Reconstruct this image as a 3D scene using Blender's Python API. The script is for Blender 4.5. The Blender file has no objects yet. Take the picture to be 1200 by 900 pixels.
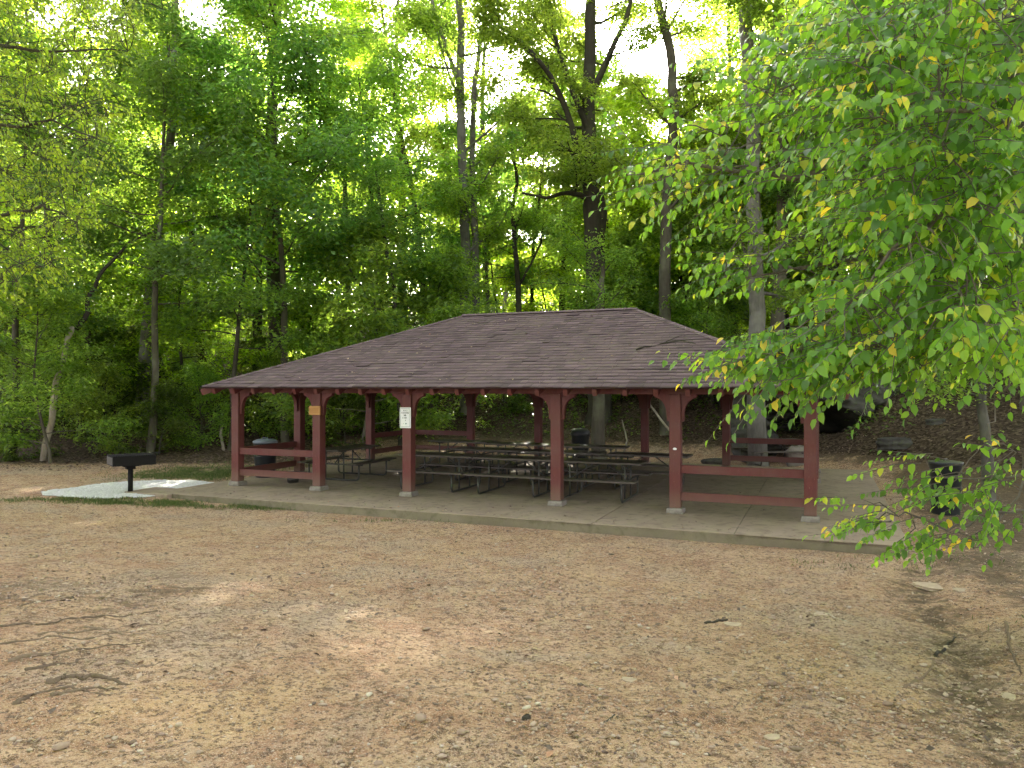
import bpy, math, random
import numpy as np
R = math.radians
sc = bpy.context.scene
COL = sc.collection
rnd = random.Random(7)
CAMZ = 2.3            # eye height above the slab top (z = 0)
F = 888.0; HY = 452.5 # focal length in photo pixels, horizon row
def at(px, py, Y):    # photo pixel + real distance -> point
    return np.array([(px-600)/F*Y, Y, CAMZ-(py-HY)/F*Y])
# ------------------------------------------------------------------ noise / terrain
def _h(i, j, s):
    n = (i*374761393 + j*668265263 + s*974634777) & 0xffffffff
    n = ((n ^ (n >> 13))*1274126177) & 0xffffffff
    return ((n ^ (n >> 16)) & 0xffffff)/float(0xffffff)
def vnoise(x, y, s=0):
    x = np.asarray(x, float); y = np.asarray(y, float)
    i = np.floor(x).astype(np.int64); j = np.floor(y).astype(np.int64)
    u = x-i; v = y-j; u = u*u*(3-2*u); v = v*v*(3-2*v)
    a = _h(i, j, s); b = _h(i+1, j, s); c = _h(i, j+1, s); d = _h(i+1, j+1, s)
    return (a*(1-u)+b*u)*(1-v)+(c*(1-u)+d*u)*v*1.0 - .5
def fbm(x, y, s=0, o=4, g=.5):
    t = 0; a = 1
    for k in range(o):
        t = t + a*vnoise(x*2**k+17.3*k, y*2**k-9.1*k, s+k); a *= g
    return t
def sm(t):
    t = np.clip(t, 0, 1); return t*t*(3-2*t)
OX, OY, TH = -6.374, 17.618, .389
CU, SU = math.cos(TH), math.sin(TH)
def to_loc(x, y):
    dx = x-OX; dy = y-OY
    return dx*CU-dy*SU, dx*SU+dy*CU
def to_w(s, d): return OX+s*CU+d*SU, OY-s*SU+d*CU
def seg_dist(x, y, pts):
    best = np.full(np.shape(x), 1e9)
    for (x0, y0), (x1, y1) in zip(pts, pts[1:]):
        L2 = (x1-x0)**2+(y1-y0)**2
        t = np.clip(((x-x0)*(x1-x0)+(y-y0)*(y1-y0))/L2, 0, 1)
        best = np.minimum(best, np.hypot(x-x0-t*(x1-x0), y-y0-t*(y1-y0)))
    return best
GUL = [(5.4, 10.2), (4.6, 8.6), (4.15, 7.2), (3.3, 5.6), (2.9, 4.6), (2.3, 3.3)]
SL = (-.85, 13.75, -1.65, 9.0)   # slab extents in the shelter's own frame
def ghill(x, y):
    ys = np.interp(x, [-60, -25, -12, -4, 3, 7, 9.5, 12, 16, 25, 60], [20, 23, 25, 26.5, 26, 24, 20.5, 16.5, 12.5, 8, 2])
    t = np.maximum(0, y-ys); t = t*t/(t+2.5)
    return .40*np.minimum(t, 7)+.125*np.maximum(t-7, 0), t
def gh(x, y, fine=True):
    x = np.asarray(x, float); y = np.asarray(y, float)
    s, d = to_loc(x, y)
    z = -.16+.12*sm((-s+3)/5)
    z = z+.82*sm((-d-2.4)/11.2)
    hz, t = ghill(x, y)
    z = z+hz
    z = z+.10*fbm(x*.35, y*.35, 3, 3)*sm((-d-1.8)/3)+.5*fbm(x*.12, y*.12, 9, 3)*sm(t/5)
    z = z+.10*fbm(x*.9, y*.9, 12, 3)*sm(t/2)
    if fine:
        gd = seg_dist(x, y, GUL)
        wob = .12*fbm(x*2.5, y*2.5, 31, 2)
        z = z-.055*np.exp(-((gd+wob*1.6)/.34)**2)*(.5+1.2*np.clip(fbm(x*2.1, y*2.1, 36, 3)+.5, 0, 1))
        right = sm((x-np.interp(y, [3, 5, 7, 9, 11], [2.2, 3.1, 4.0, 4.8, 5.6]))/.9)*sm((12-y)/2)
        z = z+right*(.05+.10*np.abs(fbm(x*1.7, y*1.7, 41, 4)))
        k = sm((-d-1.6)/.6)+sm((s-14.2)/1)+sm((-s-1.5)/1)
        k = np.clip(k, 0, 1)
        z = z+k*(.030*fbm(x*2.2, y*2.2, 51, 4)+.020*fbm(x*9, y*9, 61, 3)*(.5+np.clip(1.6*fbm(x*.8, y*.8, 66, 2)+.5, 0, 1)))
    cv = sm((x-7.9)/.5)*sm((11.6-x)/.5)*sm((y-23.6)/.5)*sm((28-y)/.6); z = z*(1-cv)+np.minimum(z, .72)*cv
    ins = sm((s-SL[0]+.12)/.1)*sm((SL[1]+.12-s)/.1)*sm((d-SL[2]+.06)/.1)*sm((SL[3]+.12-d)/.1)
    z = z*(1-ins)+np.minimum(z, -.14)*ins
    return z
def g1(x, y): return float(gh(np.array([x]), np.array([y]))[0])
# ------------------------------------------------------------------ object helpers
def link(o, parent=None):
    COL.objects.link(o)
    if parent: o.parent = parent
    return o
def tag(o, label=None, cat=None, group=None, kind=None):
    if label: o['label'] = label
    if cat: o['category'] = cat
    if group: o['group'] = group
    if kind: o['kind'] = kind
    return o
def empty(name, loc=(0, 0, 0), rz=0, label=None, cat=None, group=None):
    o = bpy.data.objects.new(name, None); COL.objects.link(o)
    o.location = loc; o.rotation_euler = (0, 0, rz)
    return tag(o, label, cat, group)
def np_mesh(name, V, faces_list, mat, smooth=False, attrs=None, mats=None):
    """faces_list: list of int arrays (n,k)"""
    me = bpy.data.meshes.new(name)
    V = np.asarray(V, np.float32)
    me.vertices.add(len(V)); me.vertices.foreach_set('co', V.ravel())
    tot = sum(f.size for f in faces_list); nf = sum(len(f) for f in faces_list)
    me.loops.add(tot); me.polygons.add(nf)
    me.loops.foreach_set('vertex_index', np.concatenate([f.ravel() for f in faces_list]).astype(np.int32))
    st = []; c = 0
    for f in faces_list:
        st.append(c+np.arange(len(f))*f.shape[1]); c += f.size
    me.polygons.foreach_set('loop_start', np.concatenate(st).astype(np.int32))
    if smooth: me.polygons.foreach_set('use_smooth', np.ones(nf, bool))
    for k, (dom, a) in (attrs or {}).items():
        at_ = me.attributes.new(k, 'FLOAT', dom); at_.data.foreach_set('value', np.asarray(a, np.float32))
    me.update(calc_edges=True)
    me.materials.append(mat)
    return me
def np_obj(name, *a, parent=None, **k):
    return link(bpy.data.objects.new(name, np_mesh(name, *a, **k)), parent)
class MB:
    def __init__(s): s.v = []; s.f = []; s.a = []
    def _add(s, v, f, a=None):
        n = len(s.v); s.v += [tuple(p) for p in v]; s.f += [tuple(i+n for i in q) for q in f]
        s.a += [a if a is not None else .5]*len(f)
    def box(s, x0, x1, y0, y1, z0, z1, M=None, a=None):
        v = [(x, y, z) for z in (z0, z1) for x, y in ((x0, y0), (x1, y0), (x1, y1), (x0, y1))]
        if M: v = [M(p) for p in v]
        s._add(v, [(3, 2, 1, 0), (4, 5, 6, 7), (0, 1, 5, 4), (1, 2, 6, 5), (2, 3, 7, 6), (3, 0, 4, 7)], a)
    def beam(s, p, q, w, h, up=(0, 0, 1), a=None):
        p = np.array(p, float); q = np.array(q, float); d = q-p; d /= np.linalg.norm(d)
        sd = np.cross(d, up); sd /= np.linalg.norm(sd); u = np.cross(sd, d)
        v = [e+sd*i*w/2+u*j*h/2 for e in (p, q) for i, j in ((-1, -1), (1, -1), (1, 1), (-1, 1))]
        s._add(v, [(0, 1, 2, 3), (7, 6, 5, 4), (0, 4, 5, 1), (1, 5, 6, 2), (2, 6, 7, 3), (3, 7, 4, 0)], a)
    def tube(s, pts, r, k=8, cap=True):
        pts = [np.array(p, float) for p in pts]; n = len(pts)
        if not hasattr(r, '__len__'): r = [r]*n
        v = []; ref = None
        for i, p in enumerate(pts):
            d = pts[min(i+1, n-1)]-pts[max(i-1, 0)]; d /= np.linalg.norm(d)+1e-9
            if ref is None: ref = np.array([0, 0, 1.]) if abs(d[2]) < .8 else np.array([1., 0, 0])
            a = np.cross(d, ref); a /= np.linalg.norm(a)+1e-9; b = np.cross(a, d); ref = b
            for j in range(k):
                t = 2*math.pi*j/k; v.append(p+r[i]*(math.cos(t)*a+math.sin(t)*b))
        f = [(i*k+j, i*k+(j+1) % k, (i+1)*k+(j+1) % k, (i+1)*k+j) for i in range(n-1) for j in range(k)]
        if cap: f += [tuple(range(k-1, -1, -1)), tuple((n-1)*k+j for j in range(k))]
        s._add(v, f)
    def lathe(s, prof, k=20, cx=0, cy=0, sq=None):
        v = []
        for r, z in prof:
            for j in range(k):
                t = 2*math.pi*(j+.5)/k; c, q = math.cos(t), math.sin(t)
                if sq:
                    m = (abs(c)**sq+abs(q)**sq)**(1/sq); c /= m; q /= m
                v.append((cx+r*c, cy+r*q, z))
        n = len(prof)
        f = [(i*k+j, i*k+(j+1) % k, (i+1)*k+(j+1) % k, (i+1)*k+j) for i in range(n-1) for j in range(k)]
        f += [tuple(range(k-1, -1, -1)), tuple((n-1)*k+j for j in range(k))]
        s._add(v, f)
    def prism(s, poly, z0, z1, M=None):
        n = len(poly); v = [(x, y, z0) for x, y in poly]+[(x, y, z1) for x, y in poly]
        if M: v = [M(p) for p in v]
        s._add(v, [tuple(range(n-1, -1, -1)), tuple(range(n, 2*n))]+[(i, (i+1) % n, n+(i+1) % n, n+i) for i in range(n)])
    def build(s, name, mat, parent=None, bevel=0, smooth=False, tint=False):
        me = bpy.data.meshes.new(name); me.from_pydata(s.v, [], s.f); me.materials.append(mat)
        if tint:
            at_ = me.attributes.new('tint', 'FLOAT', 'FACE'); at_.data.foreach_set('value', np.array(s.a, np.float32))
        if smooth: me.polygons.foreach_set('use_smooth', [True]*len(s.f))
        me.update()
        o = link(bpy.data.objects.new(name, me), parent)
        if bevel:
            m = o.modifiers.new('bevel', 'BEVEL'); m.width = bevel; m.segments = 1; m.limit_method = 'ANGLE'
        return o
def clone(o, parent=None):
    c = o.copy(); COL.objects.link(c); c.parent = parent
    for ch in [q for q in bpy.data.objects if q.parent == o]:
        clone(ch, c)
    return c
# ------------------------------------------------------------------ materials
class NT:
    def __init__(s, name):
        s.m = bpy.data.materials.new(name); s.m.use_nodes = True; s.t = s.m.node_tree
        s.t.nodes.clear(); s.out = s.n('ShaderNodeOutputMaterial')
    def n(s, typ, **k):
        nd = s.t.nodes.new(typ)
        for a, b in k.items(): setattr(nd, a, b)
        return nd
    def l(s, a, b): s.t.links.new(a, b)
    def val(s, sock, v):
        if isinstance(v, bpy.types.NodeSocket): s.l(v, sock)
        elif v is not None: sock.default_value = (tuple(v)+(1,) if hasattr(v, '__len__') and len(v) == 3 and sock.type == 'RGBA' else v)
    def mix(s, fac, a, b, mode='MIX'):
        nd = s.n('ShaderNodeMix', data_type='RGBA', blend_type=mode)
        s.val(nd.inputs[0], fac); s.val(nd.inputs[6], a); s.val(nd.inputs[7], b); return nd.outputs[2]
    def math(s, op, a, b=0.0, c=None):
        nd = s.n('ShaderNodeMath', operation=op); s.val(nd.inputs[0], a); s.val(nd.inputs[1], b)
        if c is not None: s.val(nd.inputs[2], c)
        return nd.outputs[0]
    def ramp(s, fac, stops, interp='LINEAR'):
        nd = s.n('ShaderNodeValToRGB'); cr = nd.color_ramp; cr.interpolation = interp
        while len(cr.elements) < len(stops): cr.elements.new(.5)
        for e, (p, c) in zip(cr.elements, stops):
            e.position = p; e.color = (c, c, c, 1) if not hasattr(c, '__len__') else tuple(c)+(1,)
        s.l(fac, nd.inputs[0]); return nd.outputs[0]
    def coord(s, scale=(1, 1, 1), kind='Object'):
        tc = s.n('ShaderNodeTexCoord'); mp = s.n('ShaderNodeMapping'); s.l(tc.outputs[kind], mp.inputs[0])
        mp.inputs['Scale'].default_value = scale; return mp.outputs[0]
    def noise(s, vec, scale, detail=4, rough=.55, dist=0):
        nd = s.n('ShaderNodeTexNoise'); s.l(vec, nd.inputs['Vector'])
        nd.inputs['Scale'].default_value = scale; nd.inputs['Detail'].default_value = detail
        nd.inputs['Roughness'].default_value = rough; nd.inputs['Distortion'].default_value = dist
        return nd.outputs['Fac']
    def voro(s, vec, scale, feat='F1', out='Distance', rand=1):
        nd = s.n('ShaderNodeTexVoronoi', feature=feat); s.l(vec, nd.inputs['Vector'])
        nd.inputs['Scale'].default_value = scale; nd.inputs['Randomness'].default_value = rand
        return nd.outputs[out]
    def attr(s, name, out='Fac'):
        nd = s.n('ShaderNodeAttribute', attribute_name=name); return nd.outputs[out]
    def bump(s, h, strength=.5, dist=.01, nrm=None):
        nd = s.n('ShaderNodeBump'); nd.inputs['Strength'].default_value = strength
        nd.inputs['Distance'].default_value = dist; s.l(h, nd.inputs['Height'])
        if nrm: s.l(nrm, nd.inputs['Normal'])
        return nd.outputs[0]
    def bsdf(s, col, rough=.7, nrm=None, metal=0, spec=.4):
        b = s.n('ShaderNodeBsdfPrincipled'); s.val(b.inputs['Base Color'], col); s.val(b.inputs['Roughness'], rough)
        b.inputs['Metallic'].default_value = metal; b.inputs['Specular IOR Level'].default_value = spec
        if nrm: s.l(nrm, b.inputs['Normal'])
        s.b = b; return b.outputs[0]
    def done(s, sh): s.l(sh, s.out.inputs[0]); return s.m

def leaf_mat(name, dark, mid, light, trans, tw=.45, yellow=None, rough=.34, vary=.5):
    t = NT(name); a = t.attr('tint'); oi = t.n('ShaderNodeObjectInfo').outputs['Random']
    stops = [(0, dark), (.45, mid), (.93, light)]
    if yellow: stops += [(.955, yellow)]
    col = t.ramp(a, stops)
    hs = t.n('ShaderNodeHueSaturation'); t.l(col, hs.inputs['Color'])
    t.l(t.math('MULTIPLY_ADD', oi, .05*vary, .5-.025*vary), hs.inputs['Hue']); t.l(t.math('MULTIPLY_ADD', oi, .5*vary, 1-.25*vary), hs.inputs['Value'])
    col = hs.outputs[0]
    sh = t.bsdf(col, rough, spec=.45)
    tr = t.n('ShaderNodeBsdfTranslucent')
    tcol = t.mix(1.0, col, trans, 'MULTIPLY'); t.l(tcol, tr.inputs[0])
    mx = t.n('ShaderNodeMixShader'); mx.inputs[0].default_value = tw; t.l(sh, mx.inputs[1]); t.l(tr.outputs[0], mx.inputs[2])
    return t.done(mx.outputs[0])
LT = (5.8, 4.5, 2.0)
M = {}
M['leaf_forest'] = leaf_mat('leaf_forest', (.042, .088, .024), (.078, .150, .036), (.135, .225, .052), LT, .5)
M['leaf_blue'] = leaf_mat('leaf_blue', (.046, .098, .034), (.080, .152, .052), (.125, .205, .070), (3.9, 3.9, 1.4), .42)
M['leaf_yellow'] = leaf_mat('leaf_yellow', (.060, .120, .018), (.100, .190, .024), (.155, .250, .032), LT, .55, vary=.2)
M['leaf_near'] = leaf_mat('leaf_near', (.052, .120, .036), (.105, .235, .046), (.215, .365, .060), (3.6, 3.2, .9), .45, yellow=(.52, .42, .08), rough=.30, vary=.1)
M['leaf_ground'] = leaf_mat('leaf_ground', (.030, .060, .014), (.060, .105, .022), (.100, .150, .030), (3.5, 3.2, 1.0), .4)
def bark(name, c0, c1, c2, sc_=1.0):
    t = NT(name); v = t.coord((1, 1, .18)); n = t.noise(v, 14*sc_, 5, .65, .6); n2 = t.noise(t.coord(), 1.3, 3)
    col = t.mix(n, c0, c1); col = t.mix(t.ramp(n2, [(.45, 0), (.65, 1)]), col, t.mix(n, c1, c2))
    oi = t.n('ShaderNodeObjectInfo').outputs['Random']
    hs = t.n('ShaderNodeHueSaturation'); t.l(col, hs.inputs['Color']); t.l(t.math('MULTIPLY_ADD', oi, .5, .75), hs.inputs['Value'])
    return t.done(t.bsdf(hs.outputs[0], .9, t.bump(n, .9, .03), spec=.2))
M['bark'] = bark('bark', (.045, .038, .030), (.13, .115, .09), (.15, .16, .11))
M['bark_pale'] = bark('bark_pale', (.045, .042, .037), (.20, .19, .17), (.24, .24, .22), 1.1)
M['bark_dark'] = bark('bark_dark', (.028, .024, .019), (.075, .065, .052), (.08, .085, .055))
M['twig'] = bark('twig', (.10, .085, .07), (.24, .21, .18), (.3, .28, .25), 2)
M['root'] = bark('root', (.13, .095, .065), (.24, .18, .13), (.30, .23, .17), 2)
M['deadwood'] = bark('deadwood', (.16, .13, .10), (.38, .33, .27), (.45, .42, .36), 2)
def paint_mat():
    t = NT('red_brown_paint'); v = t.coord((1, 1, .25)); n = t.noise(v, 26, 5, .6); m = t.noise(t.coord(), 2.2, 4)
    col = t.mix(n, (.088, .020, .018), (.155, .042, .036)); col = t.mix(t.ramp(m, [(.4, 0), (.75, 1)]), col, (.125, .056, .047))
    wr = t.ramp(t.noise(t.coord((1, 1, .3)), 55, 3), [(.68, 0), (.74, 1)])
    col = t.mix(t.math('MULTIPLY', wr, .5), col, (.26, .16, .13))
    sx = t.n('ShaderNodeSeparateXYZ'); t.l(t.coord(kind='Object'), sx.inputs[0]); mud = t.ramp(t.math('ADD', sx.outputs[2], t.math('MULTIPLY_ADD', m, .5, -.25)), [(.10, .55), (.42, 0)])
    col = t.mix(mud, col, (.20, .14, .10))
    return t.done(t.bsdf(col, .55, t.bump(n, .35, .006), spec=.35))
M['paint'] = paint_mat()
def shingle_mat():
    t = NT('asphalt_shingles'); a = t.attr('tint'); v = t.coord(); n = t.noise(v, 160, 2, .7); m = t.noise(v, .55, 4, .6)
    col = t.ramp(a, [(0, (.058, .039, .045)), (.5, (.145, .096, .112)), (1, (.250, .172, .195))])
    col = t.mix(t.math('MULTIPLY', t.ramp(m, [(.42, 0), (.62, 1)]), .45), col, (.21, .155, .150))
    col = t.mix(t.math('MULTIPLY', t.ramp(t.noise(t.coord((1, .35, .35)), 3.1, 4), [(.5, 0), (.72, 1)]), .55), col, (.052, .045, .044))
    col = t.mix(.45, col, t.mix(n, (.03, .024, .025), (.24, .19, .19)), 'MIX')
    return t.done(t.bsdf(col, .85, t.bump(n, .5, .004), spec=.3))
M['shingle'] = shingle_mat()
def conc_mat(name, c0, c1, c2, stain=.6):
    t = NT(name); v = t.coord(); n = t.noise(v, 1.1, 5, .65); n2 = t.noise(v, 38, 4, .7); n3 = t.noise(v, 5, 4, .6, .5)
    col = t.mix(t.ramp(n, [(.35, 0), (.65, 1)]), c0, c1)
    col = t.mix(t.math('MULTIPLY', t.ramp(n3, [(.5, 0), (.7, 1)]), stain), col, c2)
    col = t.mix(.25, col, t.mix(n2, tuple(k*.55 for k in c0), tuple(min(1, k*1.35) for k in c1)))
    return t.done(t.bsdf(col, .85, t.bump(n2, .4, .004), spec=.3))
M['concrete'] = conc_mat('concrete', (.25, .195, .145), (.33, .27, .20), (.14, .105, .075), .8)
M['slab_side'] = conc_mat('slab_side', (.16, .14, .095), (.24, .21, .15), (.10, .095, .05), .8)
M['block'] = conc_mat('block', (.20, .18, .155), (.29, .265, .235), (.12, .10, .08), .9)
def rock_mat():
    t = NT('rock'); v = t.coord((1, 1, 1.8)); n = t.noise(v, 1.6, 6, .65, .4); n2 = t.noise(t.coord(), 9, 5, .65)
    col = t.mix(t.ramp(n, [(.35, 0), (.65, 1)]), (.035, .033, .029), (.09, .087, .078)); col = t.mix(t.ramp(n2, [(.52, 0), (.7, .7)]), col, (.075, .085, .05))
    return t.done(t.bsdf(col, .9, t.bump(n2, .8, .03), spec=.25))
M['rock'] = rock_mat()
def plain(name, col, rough=.6, metal=0, nz=.25, scale=12, spec=.4):
    t = NT(name); n = t.noise(t.coord(), scale, 4, .6)
    c = t.mix(n, tuple(k*(1-nz) for k in col), tuple(min(1, k*(1+nz)) for k in col))
    return t.done(t.bsdf(c, rough, t.bump(n, .15, .004), metal, spec))
M['stone'] = plain('pale_stone', (.40, .32, .23), .85, nz=.35, scale=20)
M['steel'] = plain('galvanised_pipe', (.07, .068, .062), .5, .4)
M['black'] = plain('black_paint', (.010, .0095, .009), .75, nz=.5, spec=.2)
M['bin'] = plain('dark_plastic', (.018, .022, .025), .42)
M['binlid'] = plain('grey_blue_lid', (.16, .19, .23), .5)
M['binlid_pale'] = plain('dull_black_lid', (.04, .045, .05), .35)
M['white'] = plain('white_paint', (.78, .80, .82), .45, nz=.04)
M['ink'] = plain('dark_ink', (.05, .075, .08), .6)
M['inkg'] = plain('green_ink', (.10, .22, .20), .6)
M['amber'] = plain('amber_wood', (.40, .20, .06), .6, nz=.2)
M['amber2'] = plain('amber_light', (.52, .30, .11), .6, nz=.2)
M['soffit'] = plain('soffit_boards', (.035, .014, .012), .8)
def tablewood():
    t = NT('weathered_boards'); n = t.noise(t.coord((.25, 3, 3)), 22, 5, .65); m = t.noise(t.coord(), 1.4, 3)
    col = t.mix(n, (.035, .028, .022), (.10, .082, .062)); col = t.mix(t.ramp(m, [(.4, 0), (.7, .6)]), col, (.085, .07, .055))
    return t.done(t.bsdf(col, .5, t.bump(n, .4, .006), spec=.5))
M['wood'] = tablewood()
def ground_mat():
    t = NT('dirt_ground'); v = t.coord()
    big = t.noise(v, .45, 9, .72, .4); mid = t.noise(v, 1.6, 8, .72, .3); n3 = t.noise(v, 7, 5, .65); n4 = t.noise(v, 34, 4, .7); n5 = t.noise(v, 130, 3, .7)
    tan = t.mix(t.ramp(n3, [(.3, 0), (.7, 1)]), (.425, .272, .160), (.58, .410, .265))
    red = t.mix(t.ramp(n3, [(.3, 0), (.7, 1)]), (.30, .160, .092), (.46, .28, .175))
    gry = t.mix(t.ramp(n4, [(.35, 0), (.65, 1)]), (.27, .21, .155), (.46, .385, .30))
    och = (.54, .36, .18)
    col = t.mix(t.ramp(mid, [(.45, 0), (.58, .9)]), tan, red)
    col = t.mix(t.ramp(big, [(.50, 0), (.60, .6)]), col, gry)
    col = t.mix(t.math('MULTIPLY', t.ramp(t.noise(v, .62, 3, .5), [(.60, 0), (.70, 1)]), .5), col, och)
    # fine speckle: crumbs, chips of stone and bark, crevice shade put into colour
    n6 = t.noise(v, 15, 6, .75)
    col = t.mix(t.ramp(n6, [(.40, .85), (.49, 0)]), col, (.13, .082, .052))
    col = t.mix(t.ramp(n6, [(.56, 0), (.66, .5)]), col, (.50, .40, .29))
    col = t.mix(t.ramp(n4, [(.38, .9), (.46, 0)]), col, (.09, .058, .038))
    col = t.mix(t.ramp(n5, [(.34, .6), (.46, 0)]), col, (.10, .07, .05))
    col = t.mix(t.ramp(n5, [(.55, 0), (.66, .8)]), col, (.70, .60, .48))
    vc = t.n('ShaderNodeTexVoronoi', feature='F1'); t.l(v, vc.inputs['Vector']); vc.inputs['Scale'].default_value = 30
    chip = t.ramp(t.math('ADD', vc.outputs['Distance'], t.math('MULTIPLY_ADD', n5, .25, -.12)), [(.18, 1), (.26, 0)])
    hsv = t.n('ShaderNodeSeparateColor'); t.l(vc.outputs['Color'], hsv.inputs[0])
    pick = t.ramp(hsv.outputs[0], [(.55, 0), (.60, 1)])
    ccol = t.ramp(hsv.outputs[1], [(0, (.13, .09, .07)), (.35, (.36, .22, .15)), (.6, (.56, .46, .37)), (1, (.74, .67, .58))])
    dens = t.ramp(t.noise(v, .9, 3), [(.38, .15), (.6, 1)])
    col = t.mix(t.math('MULTIPLY', t.math('MULTIPLY', chip, pick), dens), col, ccol)
    dark = t.ramp(t.attr('damp'), [(0, 0), (1, 1)])
    dcol = t.mix(t.ramp(n3, [(.35, 0), (.65, 1)]), (.065, .048, .030), (.16, .122, .080))
    brk = t.ramp(t.math('ADD', t.attr('damp'), t.math('MULTIPLY_ADD', t.math('ADD', mid, n3), 1.5, -1.5)), [(.25, 0), (.60, .9)])
    col = t.mix(brk, col, dcol)
    lit = t.attr('litter'); lb = t.ramp(t.math('ADD', lit, t.math('MULTIPLY_ADD', n3, .9, -.45)), [(.35, 0), (.6, 1)])
    lv = t.voro(v, 16, 'F1', 'Color'); sv = t.n('ShaderNodeSeparateColor'); t.l(lv, sv.inputs[0])
    lcol = t.ramp(sv.outputs[0], [(0, (.025, .018, .012)), (.4, (.055, .038, .026)), (.75, (.085, .062, .042)), (1, (.13, .10, .07))])
    col = t.mix(lb, col, lcol)
    gr = t.ramp(t.math('ADD', t.attr('green'), t.math('MULTIPLY_ADD', n3, 1.0, -.5)), [(.35, 0), (.7, .85)])
    col = t.mix(gr, col, t.mix(n4, (.05, .07, .02), (.13, .15, .05)))
    b = t.bump(n5, .7, .008); b = t.bump(n4, .9, .028, b); b = t.bump(n3, .7, .06, b)
    b = t.bump(t.math('MULTIPLY', chip, pick), .8, .012, b)
    return t.done(t.bsdf(col, .95, b, spec=.15))
M['ground'] = ground_mat()
def tintmat(name, stops, rough=.85, nzs=60, spec=.25):
    t = NT(name); a = t.attr('tint'); n = t.noise(t.coord(), nzs, 3)
    col = t.mix(.3, t.ramp(a, stops), t.mix(n, (.05, .04, .03), (.5, .45, .4)))
    return t.done(t.bsdf(col, rough, spec=spec))
M['pebble'] = tintmat('pebble_mix', [(0, (.06, .04, .03)), (.3, (.24, .15, .10)), (.55, (.42, .31, .22)), (.8, (.54, .44, .34)), (1, (.72, .66, .57))])
M['wpebble'] = tintmat('white_gravel', [(0, (.50, .51, .52)), (.5, (.68, .70, .72)), (1, (.82, .83, .84))])
M['litter'] = tintmat('dead_leaves', [(0, (.045, .026, .018)), (.4, (.12, .065, .04)), (.75, (.24, .15, .095)), (.97, (.60, .46, .33)), (1, (.55, .20, .05))])
def grassmat():
    t = NT('grass_blades'); a = t.attr('tint')
    c = t.ramp(a, [(0, (.05, .085, .02)), (.6, (.10, .15, .035)), (1, (.22, .22, .08))])
    return t.done(t.bsdf(c, .6, spec=.3))
M['grass'] = grassmat()
# ------------------------------------------------------------------ ground sheet
def axis(lo, hi, dense, n0, n1, far):
    mid = np.arange(lo, hi, dense); out = []
    return mid
def stretch(lo, hi, step, lim_lo, lim_hi, grow=1.12):
    a = list(np.arange(lo, hi+1e-6, step)); s = step
    while a[-1] < lim_hi: s *= grow; a.append(a[-1]+s)
    s = step; b = []
    x = lo
    while x > lim_lo: s *= grow; x -= s; b.append(x)
    return np.array(b[::-1]+a)
xs = stretch(-8.5, 8.5, .05, -260, 260, 1.07)
ys1 = [2.4]; st = .028
while ys1[-1] < 34: ys1.append(ys1[-1]+st); st = .028*(ys1[-1]/2.8)**1.15
while ys1[-1] < 420: st *= 1.08; ys1.append(ys1[-1]+st)
b = []; y = 2.4; st = .04
while y > -60: st *= 1.15; y -= st; b.append(y)
ys = np.array(b[::-1]+ys1)
X, Y = np.meshgrid(xs, ys)
Z = gh(X, Y)
Z = Z+.012*np.abs(fbm(X*22, Y*22, 91, 2))*(Y < 16)
S_, D_ = to_loc(X, Y)
hz, tt = ghill(X, Y)
damp = sm((X-np.interp(Y, [3, 5, 7, 9, 11, 15], [3.6, 4.2, 4.4, 4.6, 4.9, 8]))/1.6)*.55*sm((14-Y)/4)+sm(tt/1.5)*.9
gd = seg_dist(X, Y, GUL)
damp = np.maximum(damp, .48*np.exp(-(gd/.42)**2)); damp = np.maximum(damp, .75*sm((S_-13.6)/1.2)*sm((D_+1.9)/1.5))
damp = np.maximum(damp, .30*np.exp(-(np.maximum(0, seg_dist(X, Y, [(-7, 6.2), (-4.6, 7.2), (-3.2, 7.0)])-.3)/.7)**2))
litter = np.maximum(sm((tt-.2)/1.5)*.75, .62*sm((Y-21.5)/2.0)*sm((-X-5)/2))
litter = np.maximum(litter, .40*sm((S_-14)/1.5)*sm((D_+1)/2))
litter = np.maximum(litter, .35*np.exp(-(gd/.35)**2))
def blob(cx, cy, rx, ry): return np.exp(-((X-cx)/rx)**2-((Y-cy)/ry)**2)
green = .8*blob(-8.2, 20.4, 1.7, 1.3)+.65*blob(-7.6, 15.3, 1.6, .35)+.45*blob(-4.5, 15.2, 2.2, .35)+.35*blob(5.6, 6.4, 1.0, 1.2)+.3*blob(2, 12.1, 3, .3)+.42*blob(1, 29, 8, 2.5)
nx, ny = len(xs), len(ys)
idx = np.arange(nx*ny).reshape(ny, nx)
quads = np.stack([idx[:-1, :-1], idx[:-1, 1:], idx[1:, 1:], idx[1:, :-1]], -1).reshape(-1, 4)
g = np_obj('ground', np.stack([X, Y, Z], -1).reshape(-1, 3), [quads], M['ground'], smooth=True,
           attrs={'damp': ('POINT', np.clip(damp, 0, 1).ravel()), 'litter': ('POINT', np.clip(litter, 0, 1).ravel()), 'green': ('POINT', np.clip(green, 0, 1).ravel())})
tag(g, kind='structure')
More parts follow.
